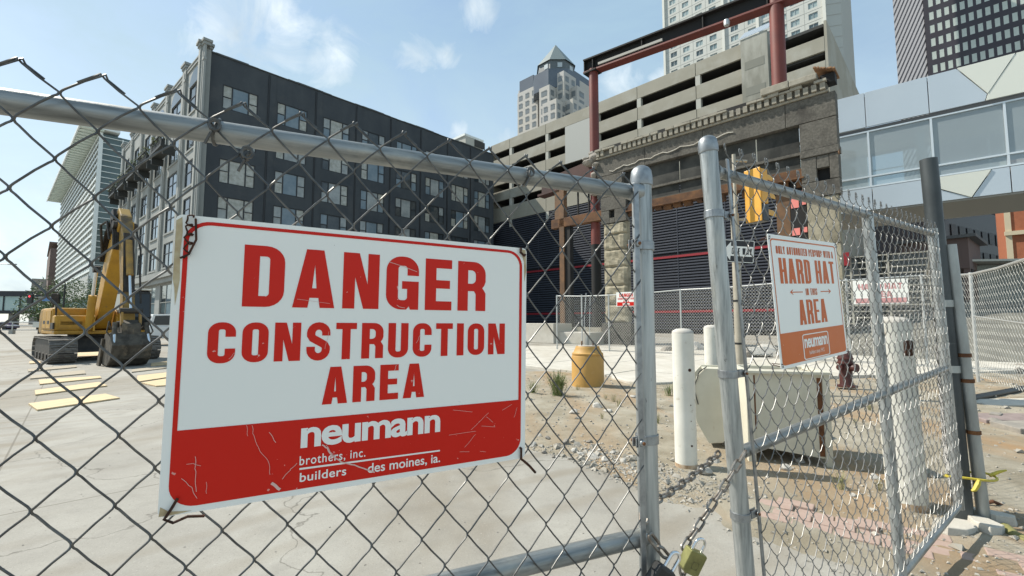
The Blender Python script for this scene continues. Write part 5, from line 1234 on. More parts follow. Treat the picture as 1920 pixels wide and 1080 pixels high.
# ---- far left background
def gridbox(name, label, cat, px, py, Y, left, right, zt, m_, z0=0.0, azl=-47, azr=43):
    c = at(px, py, Y); o = thing(name, label, cat, (c.x, c.y, 0)); zt = c.z if zt is None else zt
    a = Vector((math.sin(math.radians(azl)), math.cos(math.radians(azl)))) * left; b = Vector((math.sin(math.radians(azr)), math.cos(math.radians(azr)))) * right
    MB().prism([(0, 0), (a.x, a.y), (a.x + b.x, a.y + b.y), (b.x, b.y)], lambda x, y: (x, y, z0), lambda x, y: (x, y, zt)).build('walls', m_, o); return o, a, b
brk = mat('brown_brick', (.16, .115, .10), .9, 0, (.12, .085, .075), .4, .6)
o, a, b = gridbox('brick_building', 'tall brown brick block left of the louvred glass building', 'building', 95, 465, 190, 60, 30, None, brk); MB().prism([(-.3, -.4), (a.x - .3, a.y), (a.x + b.x, a.y + b.y), (b.x, b.y - .4)], lambda x, y: (x, y, 35.0), lambda x, y: (x, y, 35.6)).build('coping', brk, o)
bei = mat('beige_block', (.36, .35, .32), .85)
o, a, b = gridbox('office_block', 'low beige office block left of the brown brick block', 'building', 60, 522, 210, 60, 70, None, bei)
d_ = b.normalized(); f = MB().prism([(0, 0), (30, 0)] + [(30, 6), (0, 6)], lambda x, z: Vector((d_.x * (x + 6) - d_.y * -.3, d_.y * (x + 6) - d_.x * .3, 9 + z)), lambda x, z: Vector((d_.x * (x + 6) - d_.y * -.8, d_.y * (x + 6) - d_.x * .8, 9 + z))); f.build('window_band', gl_a, o)
sk = thing('far_skywalk', 'low glass skywalk crossing the street at the far left', 'bridge', (-150, 118, 0), math.radians(6)); dkr = mat('skywalk_dark', (.02, .024, .032), .6)
boxo('roof', dkr, sk, -30, 34, 0, 7, 8.2, 9.6); boxo('floor', dkr, sk, -30, 34, 0, 7, 3.6, 4.4); boxo('glass', mat('skywalk_glass', (.22, .36, .36), .15, 0, (.40, .52, .51), .12, .8), sk, -30, 34, .4, 6.6, 4.4, 8.2)
m = MB()
for k in range(17): m.box(-30 + k * 4, -29.75 + k * 4, .2, .38, 4.4, 8.2)
m.build('mullions', dkr, sk); m = MB()
for k in range(5): m.box(-28 + k * 14, -27 + k * 14, 2, 4, 0, 3.6)
m.build('piers', bei, sk)
def tree(label, px, Y, h, r, seed, z0=0, n=1500, dark=False):
    c = at(px, 600, Y); rr_ = random.Random(seed); t = thing('street_tree', label, 'tree', (c.x, c.y, 0), 0, 'street trees at the far left')
    tk_ = mat('bark', (.09, .07, .05), .9); MB().tube([(0, 0, 0), (.05, 0, h * .3), (.0, .1, h * .6), (.1, 0, h * .9)], [.22, .17, .10, .03], 8).build('trunk', tk_, t)
    m = MB()
    for k in range(7):
        a = rr_.uniform(0, 6.28); z = h * rr_.uniform(.35, .65); m.tube([(0, 0, z), (math.cos(a) * r * .4, math.sin(a) * r * .4, z + h * .12), (math.cos(a) * r * .8, math.sin(a) * r * .8, z + h * .2)], [.08, .05, .02], 5)
    m.build('limbs', tk_, t); m = MB()
    cl = [(Vector((rr_.uniform(-1, 1), rr_.uniform(-1, 1), rr_.uniform(-1, 1))), rr_.uniform(.28, .5)) for _ in range(24)]
    for _ in range(n):
        q, cr_ = rr_.choice(cl); v = q * .75 + Vector((rr_.gauss(0, 1), rr_.gauss(0, 1), rr_.gauss(0, 1))).normalized() * cr_ * rr_.uniform(.6, 1.05)
        p = Vector((v.x * r, v.y * r, h * .64 + v.z * h * .34)); s = .16 * (1 + Y / 120)
        u = Vector((rr_.uniform(-1, 1), rr_.uniform(-1, 1), rr_.uniform(-1, 1))).normalized() * s; w_ = Vector((rr_.uniform(-1, 1), rr_.uniform(-1, 1), rr_.uniform(-1, 1))).normalized() * s * .7
        m.add([p, p + u, p + u * .6 + w_, p + w_ * .9], [(0, 1, 2, 3)])
    m.build('crown', mat('tree_leaf', (.055, .10, .035), .6, 0, (.10, .15, .05), .7, .8), t)
tree('green street tree left of the red signal and excavator', 72, 80, 5.6, 3.0, 1); tree('green street tree behind the excavator counterweight', 96, 74, 8.8, 3.4, 2); tree('small street tree behind the excavator boom', 168, 84, 9.5, 3.0, 3); tree('low street tree at the foot of the brown brick block', 116, 92, 7.5, 3.4, 4)
sg = thing('signal_mast', 'black signal mast arm with a lit red light at the far left', 'traffic signal', (at(117, 600, 62).x, 62, 0))
MB().tube([(0, 0, 0), (0, 0, 6.6)], [.14, .09], 10).build('pole', iron, sg); MB().tube([(0, 0, 4.7), (-2.0, -.0, 4.75), (-6.3, 0, 4.65)], [.08, .06, .04], 8).build('arm', iron, sg)
for xx in (-4.6, -.9):
    hd = boxo('signal_head', iron, sg, xx - .35, xx + .35, -.2, .1, 3.9, 5.2, bevel=.03)
    rd = bpy.data.materials.new('red_light'); rd.use_nodes = True; rd.node_tree.nodes['Principled BSDF'].inputs['Base Color'].default_value = (.6, .02, .03, 1)
    rd.node_tree.nodes['Principled BSDF'].inputs['Emission Color'].default_value = (1, .06, .08, 1); rd.node_tree.nodes['Principled BSDF'].inputs['Emission Strength'].default_value = 1.2 if xx < -3 else 0
    MB().lathe([(.14, 0), (.11, .03), (.02, .05)], 12, (0, 0, 0), Matrix.Translation((xx, -.2, 4.9)) @ Matrix.Rotation(math.pi / 2, 4, 'X')).build('lens', rd, hd)
boxo('street_name_sign', mat('sign_blue', (.09, .22, .45), .5), sg, -2.9, -1.5, -.12, -.06, 4.25, 4.75)
lp = thing('street_lamp', 'thin street lamp arm reaching in from the left edge', 'street lamp', (at(-25, 600, 60).x, 60, 0)); MB().tube([(0, 0, 0), (0, 0, 9), (.6, 0, 9.15), (3.2, 0, 9.1)], [.1, .07, .05, .05], 8).build('pole', galv_far, lp); boxo('lamp_head', galv_far, lp, 2.3, 3.3, -.15, .15, 9.05, 9.2, bevel=.03)
bf = thing('barrier_fence', 'low pale barrier rail along the street behind the excavator', 'barrier', (at(40, 600, 52).x, 52, 0), math.radians(12))
for z_ in (.45, .95, 1.35): MB().tube([(-16, 0, z_), (14, 0, z_)], .05, 6).build('rail', galv_far, bf)
for k in range(11): boxo('foot', bei if k % 2 else iron, bf, -15 + k * 2.8, -14.6 + k * 2.8, -.2, .2, 0, .5); boxo('post', galv_far, bf, -14.84 + k * 2.8, -14.76 + k * 2.8, -.04, .04, .5, 1.4)
boxo('notice_board', wpaint, bf, 1.2, 3.4, -.1, -.05, .75, 1.35)
cr_ = thing('parked_car', 'dark violet car at the far left edge beyond the barrier', 'car', (at(2, 600, 75).x, 75, 0), math.radians(5)); cm = mat('car_paint', (.05, .04, .09), .3)
m = MB().prism([(-2.2, .35), (2.2, .35), (2.2, .8), (1.4, .92), (.8, 1.4), (-1.0, 1.42), (-1.7, .95), (-2.2, .9)], lambda x, z: (x, -.85, z), lambda x, z: (x, .85, z)); m.build('body', cm, cr_, bevel=.06); m = MB().prism([(-1.5, .96), (-.95, 1.34), (.72, 1.33), (1.2, .94)], lambda x, z: (x, -.87, z), lambda x, z: (x, .87, z)); m.build('window', glass_dk, cr_)
for xx in (-1.4, 1.4): MB().cyl((xx, -.9, .32), (xx, .9, .32), .32, n=16).build('wheel', black_m, cr_)
# ---- parking garage with louvred base
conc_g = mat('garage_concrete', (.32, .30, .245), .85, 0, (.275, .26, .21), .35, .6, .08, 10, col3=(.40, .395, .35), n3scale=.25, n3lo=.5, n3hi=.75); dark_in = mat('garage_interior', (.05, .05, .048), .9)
conc_l = mat('garage_pier', (.42, .415, .37), .85); gz = at(920, 282, 76)
pg = thing('parking_garage', 'beige concrete parking garage with long dark openings above a navy louvred base', 'building', (gz.x, gz.y, 0), frame_rz(135))
seams = [0, 4.7, 12.6, 21.8, 28.2, 35.8, 41.0]; TW0, TW1, UE = 41.0, 43.6, 48.4
for k in range(5):
    zt = 31.85 - 2.83 * k; zb = zt - 1.65 if k < 4 else 18.1
    for a, b in list(zip(seams, seams[1:])) + [(TW1, UE)]:
        zt2, zb2 = (29.25 - 2.45 * k, 27.75 - 2.45 * k) if a == TW1 else (zt, zb)
        boxo('spandrel', conc_g, pg, a + .03, b - .03, -.02, .25, zb2 if k < 4 else 15.5 if a == TW1 else zb, zt2, bevel=.02)
    for u in seams[1:-1]: boxo('pier', conc_l, pg, u - .05, u + .50, .0, .5, zb - 1.18, zb)
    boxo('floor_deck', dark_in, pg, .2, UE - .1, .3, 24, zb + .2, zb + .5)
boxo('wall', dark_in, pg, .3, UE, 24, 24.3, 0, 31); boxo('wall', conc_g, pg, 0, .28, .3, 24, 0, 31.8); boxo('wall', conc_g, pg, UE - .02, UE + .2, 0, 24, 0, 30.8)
for a, z0, z1 in ((16.4, 27.32, 30.15),): boxo('blank_panel', mat('blank_panel', (.38, .385, .36), .8), pg, a, 21.6, -.05, .0, z0 - 2.8, z1)
tower = boxo('stair_tower', mat('stained_concrete', (.36, .355, .31), .9, 0, (.22, .215, .18), .7, .8, .15, 10, (1, 1, .3)), pg, TW0, TW1, -.7, 3, 16, 31.85); 
for z0 in (28.3, 25.4): boxo('recess_panel', mat('stained_concrete_dark', (.20, .20, .17), .9), tower, TW0 + .35, TW1 - .35, -.72, -.69, z0, z0 + .9)
m = MB(); 
for k in range(9): x = TW0 - .1 + k * .32; m.hexa([(x, -.8, 31.9), (x + .3, -.8, 31.9), (x + .3, 1.2, 33.6), (x, 1.2, 33.6), (x, -.8, 31.97), (x + .3, -.8, 31.97), (x + .3, 1.2, 33.67), (x, 1.2, 33.67)])
m.build('standing_seam_roof', mat('seam_roof', (.36, .40, .44), .4, .3), tower)
navy = mat('navy_louvre', (.038, .043, .060), .5, 0, (.05, .055, .072), .5, .6); nred = mat('louvre_red', (.30, .02, .03), .5)
boxo('louvre_backing', mat('louvre_gap', (.006, .007, .010), .8), pg, .0, UE, .12, .3, 0, 18.08)
m = MB(); k = 0; z = .5
while z < 18:
    if abs(z - 9.15) > .22 and abs(z - 2.6) > .2: m.hexa([(0, .02, z), (UE, .02, z), (UE, .11, z + .05), (0, .11, z + .05), (0, .02, z + .13), (UE, .02, z + .13), (UE, .11, z + .20), (0, .11, z + .20)])
    z += .34
tag(m.build('louvre_slats', navy, pg), kind='stuff')
for z_ in (9.15, 2.6): boxo('red_stripe', nred, pg, 0, UE, -.03, .10, z_ - .13, z_ + .13)
for u in (5.5, 11, 16.5, 22, 27.5, 33, 38.5, 44): boxo('louvre_joint', navy, pg, u, u + .08, -.005, .015, .4, 18.05)
# ---- hotel tower
hw = mat('hotel_panel', (.52, .525, .49), .8, 0, (.47, .475, .44), .1, .5); h0 = at(1245, 100, 142)
ht = thing('hotel_tower', 'tall pale hotel tower with a grid of small windows behind the garage', 'building', (h0.x, h0.y, 0), frame_rz(135))
hc = [2.3, 6.45, 10.6, 14.75, 20.9, 25.6, 29.2, 33.3, 36.3, 40.4]; hr = [60.2 + 3.0 * k for k in range(19)]
grid_wall(MB(), 0, 44.3, 0, 120, [(u, u + 2.1, z, z + 1.65) for u in hc for z in hr], 0, .25, -1).build('front_wall', hw, ht)
MB().hexa([(44.3, 0, 0), (47.2, 1.6, 0), (47.2, 20, 0), (44.3, 20, 0), (44.3, 0, 120), (47.2, 1.6, 120), (47.2, 20, 120), (44.3, 20, 120)]).build('end_wall', mat('hotel_end', (.40, .41, .385), .85), ht)
m = MB()
for z in hr: m.box(44.35, 47.3, -.0, 1.7, z - .75, z - .68) if False else None
for z in hr: m.hexa([(44.32, -.06, z - .7), (47.26, 1.55, z - .7), (47.26, 1.6, z - .7), (44.32, 0, z - .7), (44.32, -.06, z - .62), (47.26, 1.55, z - .62), (47.26, 1.6, z - .62), (44.32, 0, z - .62)])
m.build('panel_joints', bei, ht)
f = MB(); f.box(0, 2.1, .12, .2, 0, .08); f.box(0, 2.1, .12, .2, 1.57, 1.65); f.box(0, .08, .12, .2, .08, 1.57); f.box(2.02, 2.1, .12, .2, .08, 1.57); f.box(1.0, 1.07, .12, .2, .08, 1.57); hf = f.mesh('window'); hf.materials.append(galv_far)
hp3 = []
for mt in (mat('hotel_glass_a', (.20, .26, .27), .08), mat('hotel_glass_b', (.30, .37, .37), .1), mat('hotel_glass_c', (.10, .13, .14), .06)):
    p = MB().add([(.06, .22, .05), (2.04, .22, .05), (2.04, .22, 1.6), (.06, .22, 1.6)], [(0, 1, 2, 3)]).mesh('pane'); p.materials.append(mt); hp3.append(p)
for u in hc:
    for z in hr:
        if z > 118: continue
        put(rw.choices(hp3, [3, 5, 2])[0], put(hf, ht, (u, 0, z)), (0, 0, 0))
for u in (.0, 18.6, 27.9, 43.6): boxo('vertical_rib', mat('hotel_rib', (.62, .615, .56), .8), ht, u, u + .7, -.5, -.02, 0, 120)
m = MB()
for z in hr: m.box(0.75, 43.5, -.035, -.004, z - .72, z - .64)
for u in hc: m.box(u - 1.0, u - .93, -.03, -.003, 50, 120)
m.build('panel_joints', mat('hotel_joint', (.36, .36, .33), .85), ht)
# ---- stepped office tower with pyramid roof
pt_s = mat('tower_stone', (.42, .395, .35), .8, 0, (.40, .39, .375), .05, .5); pt_g = mat('tower_glass', (.07, .085, .11), .25, 0, (.10, .12, .145), .05, .6); pt_d = mat('tower_dark', (.10, .115, .12), .5); pt_w = mat('tower_window', (.17, .185, .19), .2)
TY = 290; tcx = at(1042, 300, TY); tw_ = thing('office_tower', 'distant stepped stone office tower with dark glass and pyramid roof', 'building', (tcx.x, TY, 0), math.radians(0))
UL = Vector((-.72, .69)); UR = Vector((.69, .72))
def tier(px, pyt, dY, left, right, m_, name, win=True, zb=0, rows=18):
    c = at(px, pyt, TY + dY); cx, cy = c.x - tcx.x, c.y - TY
    P_ = [(cx, cy), (cx + UL.x * left, cy + UL.y * left), (cx + UL.x * left + UR.x * right, cy + UL.y * left + UR.y * right), (cx + UR.x * right, cy + UR.y * right)]
    body = MB().prism(P_, lambda x, y: (x, y, zb), lambda x, y: (x, y, c.z)).build(name, m_, tw_)
    if win:
        m = MB()
        for L_, D_, nrm in ((left, UL, Vector((-.69, -.72))), (right, UR, Vector((.72, -.69)))):
            n_ = max(1, int(L_ / 5.2)); st_ = L_ / n_
            for i in range(n_):
                for r_ in range(rows):
                    u0 = st_ * (i + .24); u1 = st_ * (i + .80); z1 = c.z - 3.5 - r_ * 6.0; z0 = z1 - 3.3
                    q = [(cx + D_.x * u + nrm.x * .12, cy + D_.y * u + nrm.y * .12, z) for u, z in ((u0, z0), (u1, z0), (u1, z1), (u0, z1))]; m.add(q, [(0, 1, 2, 3)])
                    # proud lintel strip above each opening
                    q = [(cx + D_.x * u + nrm.x * .3, cy + D_.y * u + nrm.y * .3, z) for u, z in ((u0, z1), (u1, z1), (u1, z1 + .5), (u0, z1 + .5))]; m.add(q, [(0, 1, 2, 3)])
        tag(m.build('window_rows', pt_w, body), kind='stuff')
    return body
tier(1056, 118, 14, 42, 36, pt_g, 'glass_core', False); tier(1056, 148, 11.5, 44, 40, pt_s, 'belt', False, at(1056, 156, 290).z)
tier(1056, 130, 12, 43, 37, pt_s, 'belt', False, at(1056, 136, 290).z)
tier(1057, 132, 2, 12, 14, pt_s, 'stone_bay'); tier(1030, 158, 1, 9, 12, pt_s, 'stone_bay'); tier(1082, 160, 4, 12, 10, pt_s, 'stone_bay'); tier(1043, 184, -4, 12, 16, pt_s, 'stone_bay', True, 0, 12); tier(1074, 184, -1, 10, 16, pt_s, 'stone_bay', True, 0, 12); tier(1008, 158, 24, 20, 12, pt_s, 'stone_bay')
tier(1000, 140, 30, 14, 16, pt_g, 'glass_core', False)
c0 = at(1042, 118, 312); 
def ngon(r, n_, ph): return [(c0.x - tcx.x + r * math.cos(2 * math.pi * k / n_ + ph), 22 + r * math.sin(2 * math.pi * k / n_ + ph)) for k in range(n_)]
MB().prism(ngon(13.5, 8, .39), lambda x, y: (x, y, at(0, 131, 297).z), lambda x, y: (x, y, at(0, 108, 297).z)).build('crown', pt_d, tw_)
MB().prism(ngon(17.5, 8, .39), lambda x, y: (x, y, at(0, 165, 297).z), lambda x, y: (x, y, at(0, 130, 297).z)).build('glass_drum', pt_g, tw_)
m = MB(); e8 = ngon(14.6, 8, .39); zt_ = at(0, 107, 296).z; m.v = [(x, y, zt_) for x, y in e8] + [(c0.x - tcx.x, 22, at(0, 84, 312).z)]; m.f = [(k, (k + 1) % 8, 8) for k in range(8)]; m.build('pyramid_roof', mat('copper_glass', (.17, .20, .195), .5), tw_)
for k in range(8):
    a = 2 * math.pi * k / 8 + .39 + .39; boxo('crown_window', mat('crown_light', (.42, .46, .47), .3), tw_, 0, .01, 0, .01, 0, .01).matrix_basis = Matrix.Translation((c0.x - tcx.x + 12.0 * math.cos(a), 22 + 12.0 * math.sin(a), at(0, 122, 297).z)) @ Matrix.Rotation(a, 4, 'Z') @ Matrix.Diagonal((80, 330, 330, 1))
# small white roof house between
o, a, b = gridbox('penthouse', 'small white rooftop block behind the end of the charcoal building', 'building', 873, 252, 110, 8, 6, None, conc_l); d_ = b.normalized()
boxo('dark_recess', dark_in, o, 0, .01, 0, .01, 0, .01).matrix_basis = Matrix.Translation((d_.x * 3 + .1, d_.y * 3 - .1, at(0, 268, 110).z)) @ Matrix.Rotation(math.atan2(d_.y, d_.x), 4, 'Z') @ Matrix.Diagonal((360, 10, 180, 1))
MB().prism([(-.2, -.2), (a.x - .2, a.y), (a.x + b.x, a.y + b.y + .2), (b.x + .2, b.y)], lambda x, y: (x, y, at(0, 254, 110).z), lambda x, y: (x, y, at(0, 250, 110).z)).build('roof_edge', wl, o)
# ---- dark office tower at the right
d0 = CC + (at(1737, 90, 60) - CC) * 2; dt = thing('dark_tower', 'dark plum office tower with a grid of pale windows', 'building', (d0.x, d0.y, 0), frame_rz(133))
plum = mat('plum_cladding', (.028, .022, .030), .5, 0, (.04, .033, .042), .2, .6); pale = mat('pale_window', (.50, .54, .49), .2, 0, (.40, .44, .40), .3, .7)
dcol = [1.0 + 1.52 * k for k in range(16)]; drow = [62.4 + 3.83 * k for k in range(12)]
grid_wall(MB(), 0, 26, 0, 112, [(u, u + .92, z, z + 2.25) for u in dcol for z in drow], 0, .06, -1).build('front_wall', plum, dt)
pw_ = MB().prism(rrect(0, 0, .92, 2.25, .12, .12, .12, .12, 3), lambda x, z: (x, .07, z), lambda x, z: (x, .03, z)).mesh('window'); pw_.materials.append(pale)
for u in dcol:
    for z in drow: put(pw_, dt, (u, 0, z))
boxo('side_wall', plum, dt, -.02, 0, 0, 26, 0, 112)
li = mat('lilac_panel', (.44, .425, .44), .6); li2 = mat('lilac_recess', (.23, .215, .23), .7)
sl = boxo('service_core', li2, dt, -6.4, -.05, .6, 10, 0, 112)
m = MB()
for k in range(60):
    z = 30 + k * 2.3; m.hexa([(-6.4, .25, z - 15), (-.06, .25, z), (-.06, .59, z), (-6.4, .59, z - 15), (-6.4, .25, z - 13.7), (-.06, .25, z + 1.3), (-.06, .59, z + 1.3), (-6.4, .59, z - 13.7)])
m.build('diagonal_fins', li, sl)
# ---- skyway
k0 = at(1570, 190, 25.5); sw = thing('skyway', 'silver panelled skyway bridge with a band of windows at the right', 'bridge', (k0.x, k0.y, 0), frame_rz(130.5))
pan = mat('silver_panel', (.50, .56, .61), .38, .25, (.46, .52, .57), .3, .5); pan2 = mat('cream_panel', (.62, .64, .58), .5); alm = mat('aluminium_frame', (.60, .65, .68), .35, .3)
def panel(pts, m_, y0=-.06, y1=.0, g_=.018):
    cx = sum(p[0] for p in pts) / len(pts); cz = sum(p[1] for p in pts) / len(pts)
    q = [(p[0] - math.copysign(min(g_, abs(p[0] - cx)), p[0] - cx), p[1] - math.copysign(min(g_, abs(p[1] - cz)), p[1] - cz)) for p in pts]
    MB().prism(q, lambda x, z: (x, y0, z), lambda x, z: (x, y1, z)).build('panel', m_, sw, bevel=.008)
for a, b in ((-2.2, -1.4), (-1.4, 1.25), (1.25, 3.88)): panel([(a, 12.4), (b, 12.4), (b, 14.45), (a, 14.45)], pan)
panel([(3.88, 12.4), (5.92, 12.4), (6.02, 12.73), (5.0, 14.45), (3.88, 14.45)], pan); panel([(5.0, 14.45), (6.02, 12.73), (7.06, 14.45)], pan2, -.12, -.04); panel([(7.06, 14.45), (6.02, 12.73), (5.92, 12.4), (9.3, 12.4), (9.3, 14.45)], pan2, -.10, -.03); panel([(9.3, 12.4), (13, 12.4), (13, 14.45), (9.3, 14.45)], pan)
for a, b in ((-2.2, -1.4), (-1.4, 1.34), (1.34, 4.0), (6.56, 9.2), (9.2, 13)): panel([(a, 7.62), (b, 7.62), (b, 8.92), (a, 8.92)], pan)
panel([(4.0, 8.3), (5.2, 7.62), (5.95, 8.92), (4.0, 8.92)], pan2, -.12, -.04); panel([(4.0, 7.62), (5.2, 7.62), (4.0, 8.3)], pan); panel([(5.95, 8.92), (5.2, 7.62), (6.56, 7.62), (6.56, 8.92)], pan)
boxo('roof', pan, sw, -2.2, 13, .02, 5.2, 14.2, 14.42); boxo('frame_top', mat('soffit_dark', (.12, .12, .12), .7), sw, -2.2, 13, .01, .3, 12.22, 12.39)
boxo('soffit', mat('soffit_grey', (.30, .295, .27), .8), sw, -2.2, 13, .01, 5.2, 7.55, 7.62); boxo('floor', mat('soffit_grey', (.3, .3, .27)), sw, -2.2, 13, .05, 5.1, 8.6, 8.85)
boxo('ceiling', mat('skyway_ceiling', (.6, .6, .58), .8), sw, -2.2, 13, .3, 5.1, 12.25, 12.35)
sgm = bpy.data.materials.new('skyway_glass'); sgm.use_nodes = True; n = sgm.node_tree.nodes; l = sgm.node_tree.links; n.remove(n['Principled BSDF'])
tr_ = n.new('ShaderNodeBsdfTransparent'); tr_.inputs[0].default_value = (.72, .82, .85, 1); gg = n.new('ShaderNodeBsdfGlossy'); gg.inputs['Roughness'].default_value = .04; gg.inputs[0].default_value = (.85, .92, .95, 1)
fr = n.new('ShaderNodeFresnel'); fr.inputs[0].default_value = 1.9; mx_ = n.new('ShaderNodeMixShader'); l.new(fr.outputs[0], mx_.inputs[0]); l.new(tr_.outputs[0], mx_.inputs[1]); l.new(gg.outputs[0], mx_.inputs[2]); df = n.new('ShaderNodeBsdfDiffuse'); df.inputs[0].default_value = (.50, .58, .62, 1); m2 = n.new('ShaderNodeMixShader'); m2.inputs[0].default_value = .42; l.new(mx_.outputs[0], m2.inputs[1]); l.new(df.outputs[0], m2.inputs[2]); l.new(m2.outputs[0], n['Material Output'].inputs[0])
mul = [-2.1, -1.35, 1.3, 3.91, 6.55, 9.2, 12]
for a, b in zip(mul, mul[1:]):
    for z0, z1 in ((9.62, 12.15), (9.02, 9.52)):
        MB().add([(a + .05, .10, z0), (b - .05, .10, z0), (b - .05, .10, z1), (a + .05, .10, z1)], [(0, 1, 2, 3)]).build('window_pane', sgm, sw)
        MB().add([(a + .05, 5.0, z0), (b - .05, 5.0, z0), (b - .05, 5.0, z1), (a + .05, 5.0, z1)], [(0, 1, 2, 3)]).build('window_pane', sgm, sw)
    boxo('mullion', alm, sw, a - .045, a + .045, .02, .2, 9.0, 12.21); boxo('mullion', alm, sw, a - .045, a + .045, 4.9, 5.06, 9.0, 12.21)
for z0 in (8.95, 9.53, 12.14): boxo('rail', alm, sw, -2.2, 12, .015, .21, z0, z0 + .085); boxo('rail', alm, sw, -2.2, 12, 4.89, 5.07, z0, z0 + .085)
MB().tube([(-2.2, .6, 10.0), (12, .6, 10.0)], .03, 6).build('handrail', alm, sw)
for u in (3.5, 11): MB().cyl((u, 1.2, 8.85), (u, 1.2, 12.25), .2, n=16).build('column', wl, sw, smooth=True)
# ---- things under and behind the skyway
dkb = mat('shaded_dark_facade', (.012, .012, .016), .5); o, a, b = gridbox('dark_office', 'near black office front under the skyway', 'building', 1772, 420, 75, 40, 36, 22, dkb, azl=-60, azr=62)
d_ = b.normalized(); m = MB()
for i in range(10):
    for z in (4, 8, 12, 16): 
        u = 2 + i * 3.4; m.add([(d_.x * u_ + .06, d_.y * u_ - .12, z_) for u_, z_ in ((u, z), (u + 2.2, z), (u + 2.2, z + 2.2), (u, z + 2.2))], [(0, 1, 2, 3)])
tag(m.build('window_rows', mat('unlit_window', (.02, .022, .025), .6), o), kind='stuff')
rbk = mat('red_brick', (.36, .125, .06), .85, 0, (.30, .10, .05), 1.5, .7, .2, 10); crm = mat('cream_trim', (.55, .47, .33), .8)
rbd = thing('red_brick_building', 'red brick building with cream arched windows at the right edge', 'building', (at(1888, 450, 62).x, 62, 0), math.radians(-44))
wz = [(2.2, 4.4, 10.2, 12.9), (6.2, 8.4, 10.2, 12.9), (2.2, 4.4, 14.7, 17.6), (6.2, 8.4, 14.7, 17.6), (10.2, 12.4, 10.2, 12.9), (10.2, 12.4, 14.7, 17.6), (2.2, 4.4, 5, 8), (6.2, 8.4, 5, 8)]
grid_wall(MB(), 0, 18, 0, 24, wz, 0, .3, -1).build('front_wall', rbk, rbd); boxo('corner_pier', crm, rbd, -.1, .5, -.15, .0, 0, 24); boxo('side_wall', rbk, rbd, -.02, 0, 0, 14, 0, 24)
for z_ in (9.0, 13.4): boxo('cornice', crm, rbd, -.2, 18, -.4, -.02, z_, z_ + .55)
for i, (x0_, x1_, z0, z1) in enumerate(wz):
    wv = boxo('window', gl_a, rbd, x0_, x1_, .2, .3, z0, z1)
    pts = [((x0_ + x1_) / 2 + 1.25 * math.cos(t), z1 + .95 * math.sin(t)) for t in np.linspace(0, math.pi, 9)] + [((x0_ + x1_) / 2 + .95 * math.cos(t), z1 + .65 * math.sin(t)) for t in np.linspace(math.pi, 0, 9)]
    MB().prism(pts, lambda x, z: (x, -.12, z), lambda x, z: (x, -.003, z)).build('arch_trim', crm, wv)
aw = thing('corner_shop', 'low pink walled shop with dark openings under the skyway', 'building', (at(1840, 500, 48).x, 48, 0), math.radians(38)); pk = mat('shop_pink', (.13, .088, .078), .8)
boxo('wall', pk, aw, -8, 0, 0, 5, 6.6, 9.6); boxo('roof', mat('shop_roof', (.10, .10, .10), .8), aw, -8.4, .4, -.6, 5.4, 9.6, 9.9); 
for xx in (-7.9, -4.2, -.5): boxo('column', pk, aw, xx, xx + .45, 0, .45, 0, 6.6)
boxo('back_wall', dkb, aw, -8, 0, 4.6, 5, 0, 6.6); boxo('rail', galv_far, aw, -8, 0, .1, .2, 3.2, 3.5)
cn = thing('canopy_shelter', 'flat pale canopy shelter in front of the red brick building', 'canopy', (at(1865, 500, 44).x, 44, 0), math.radians(-8)); boxo('roof', conc_l, cn, -2, 8, 0, 5, 7.4, 7.6); boxo('panel', mat('canopy_panel', (.20, .22, .20), .6), cn, 0, 6.5, 2, 2.1, 3.2, 7.2)
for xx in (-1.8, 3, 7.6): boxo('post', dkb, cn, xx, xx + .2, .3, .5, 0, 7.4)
lo = thing('lobby_front', 'glass lobby front with white mullions seen through the right gate', 'building', (at(1745, 500, 31).x, 31, 0), frame_rz(-47))
boxo('glass', gl_a, lo, 0, 9, -3, -.1, 0, 6.4); m = MB()
for k in range(5): m.box(k * 2.2, k * 2.2 + .12, -.09, .06, 0, 6.4)
for k in range(14): m.box(0, 9, -.085, .03, .3 + k * .46, .38 + k * .46)
m.build('mullions', conc_l, lo); boxo('red_fascia', nred, lo, 4.5, 9.2, -.05, .25, 5.7, 6.7)

# ------------------------------------------------------------------ standing stone front of the demolished building
gran = mat('bush_hammered_granite', (.085, .079, .068), .95, 0, (.135, .126, .108), 9, .9, 1.0, 26, col3=(.05, .046, .04), n3scale=1.1, n3lo=.5, n3hi=.7)
lime = mat('limestone_cornice', (.33, .305, .25), .9, 0, (.26, .24, .195), 3, .7, .4, 16, col3=(.17, .155, .125), n3scale=2.5, n3lo=.55, n3hi=.72)
plas = mat('rough_plaster', (.34, .305, .225), .95, 0, (.22, .195, .14), 1.6, .8, 1.0, 8, col3=(.14, .125, .09), n3scale=1.7, n3lo=.56, n3hi=.68)
smoke = mat('smoked_panel', (.028, .029, .027), .7, 0, (.065, .064, .058), 1.2, .8, spec=.2); redst = mat('red_oxide', (.165, .034, .024), .6, 0, (.115, .026, .02), .8, .7); dkst = mat('dark_oxide', (.035, .012, .010), .7, 0, (.06, .02, .015), 1, .7)
rustb = mat('rusted_beam', (.16, .075, .03), .85, .1, (.07, .035, .02), 1.6, .8, .4, 12); brownst = mat('brown_steel', (.17, .085, .035), .7, 0, (.09, .05, .025), 1.4, .8); blk = mat('plain_black', (.008, .008, .008), .8)  # blk: even near-black shared by beam web, columns, holes and roof edge
s0 = at(1565, 150, 20); sf = thing('stone_facade', 'ruined grey stone street front with dentil cornice held up by steel', 'building', (s0.x, s0.y, 0), frame_rz(-45.5))
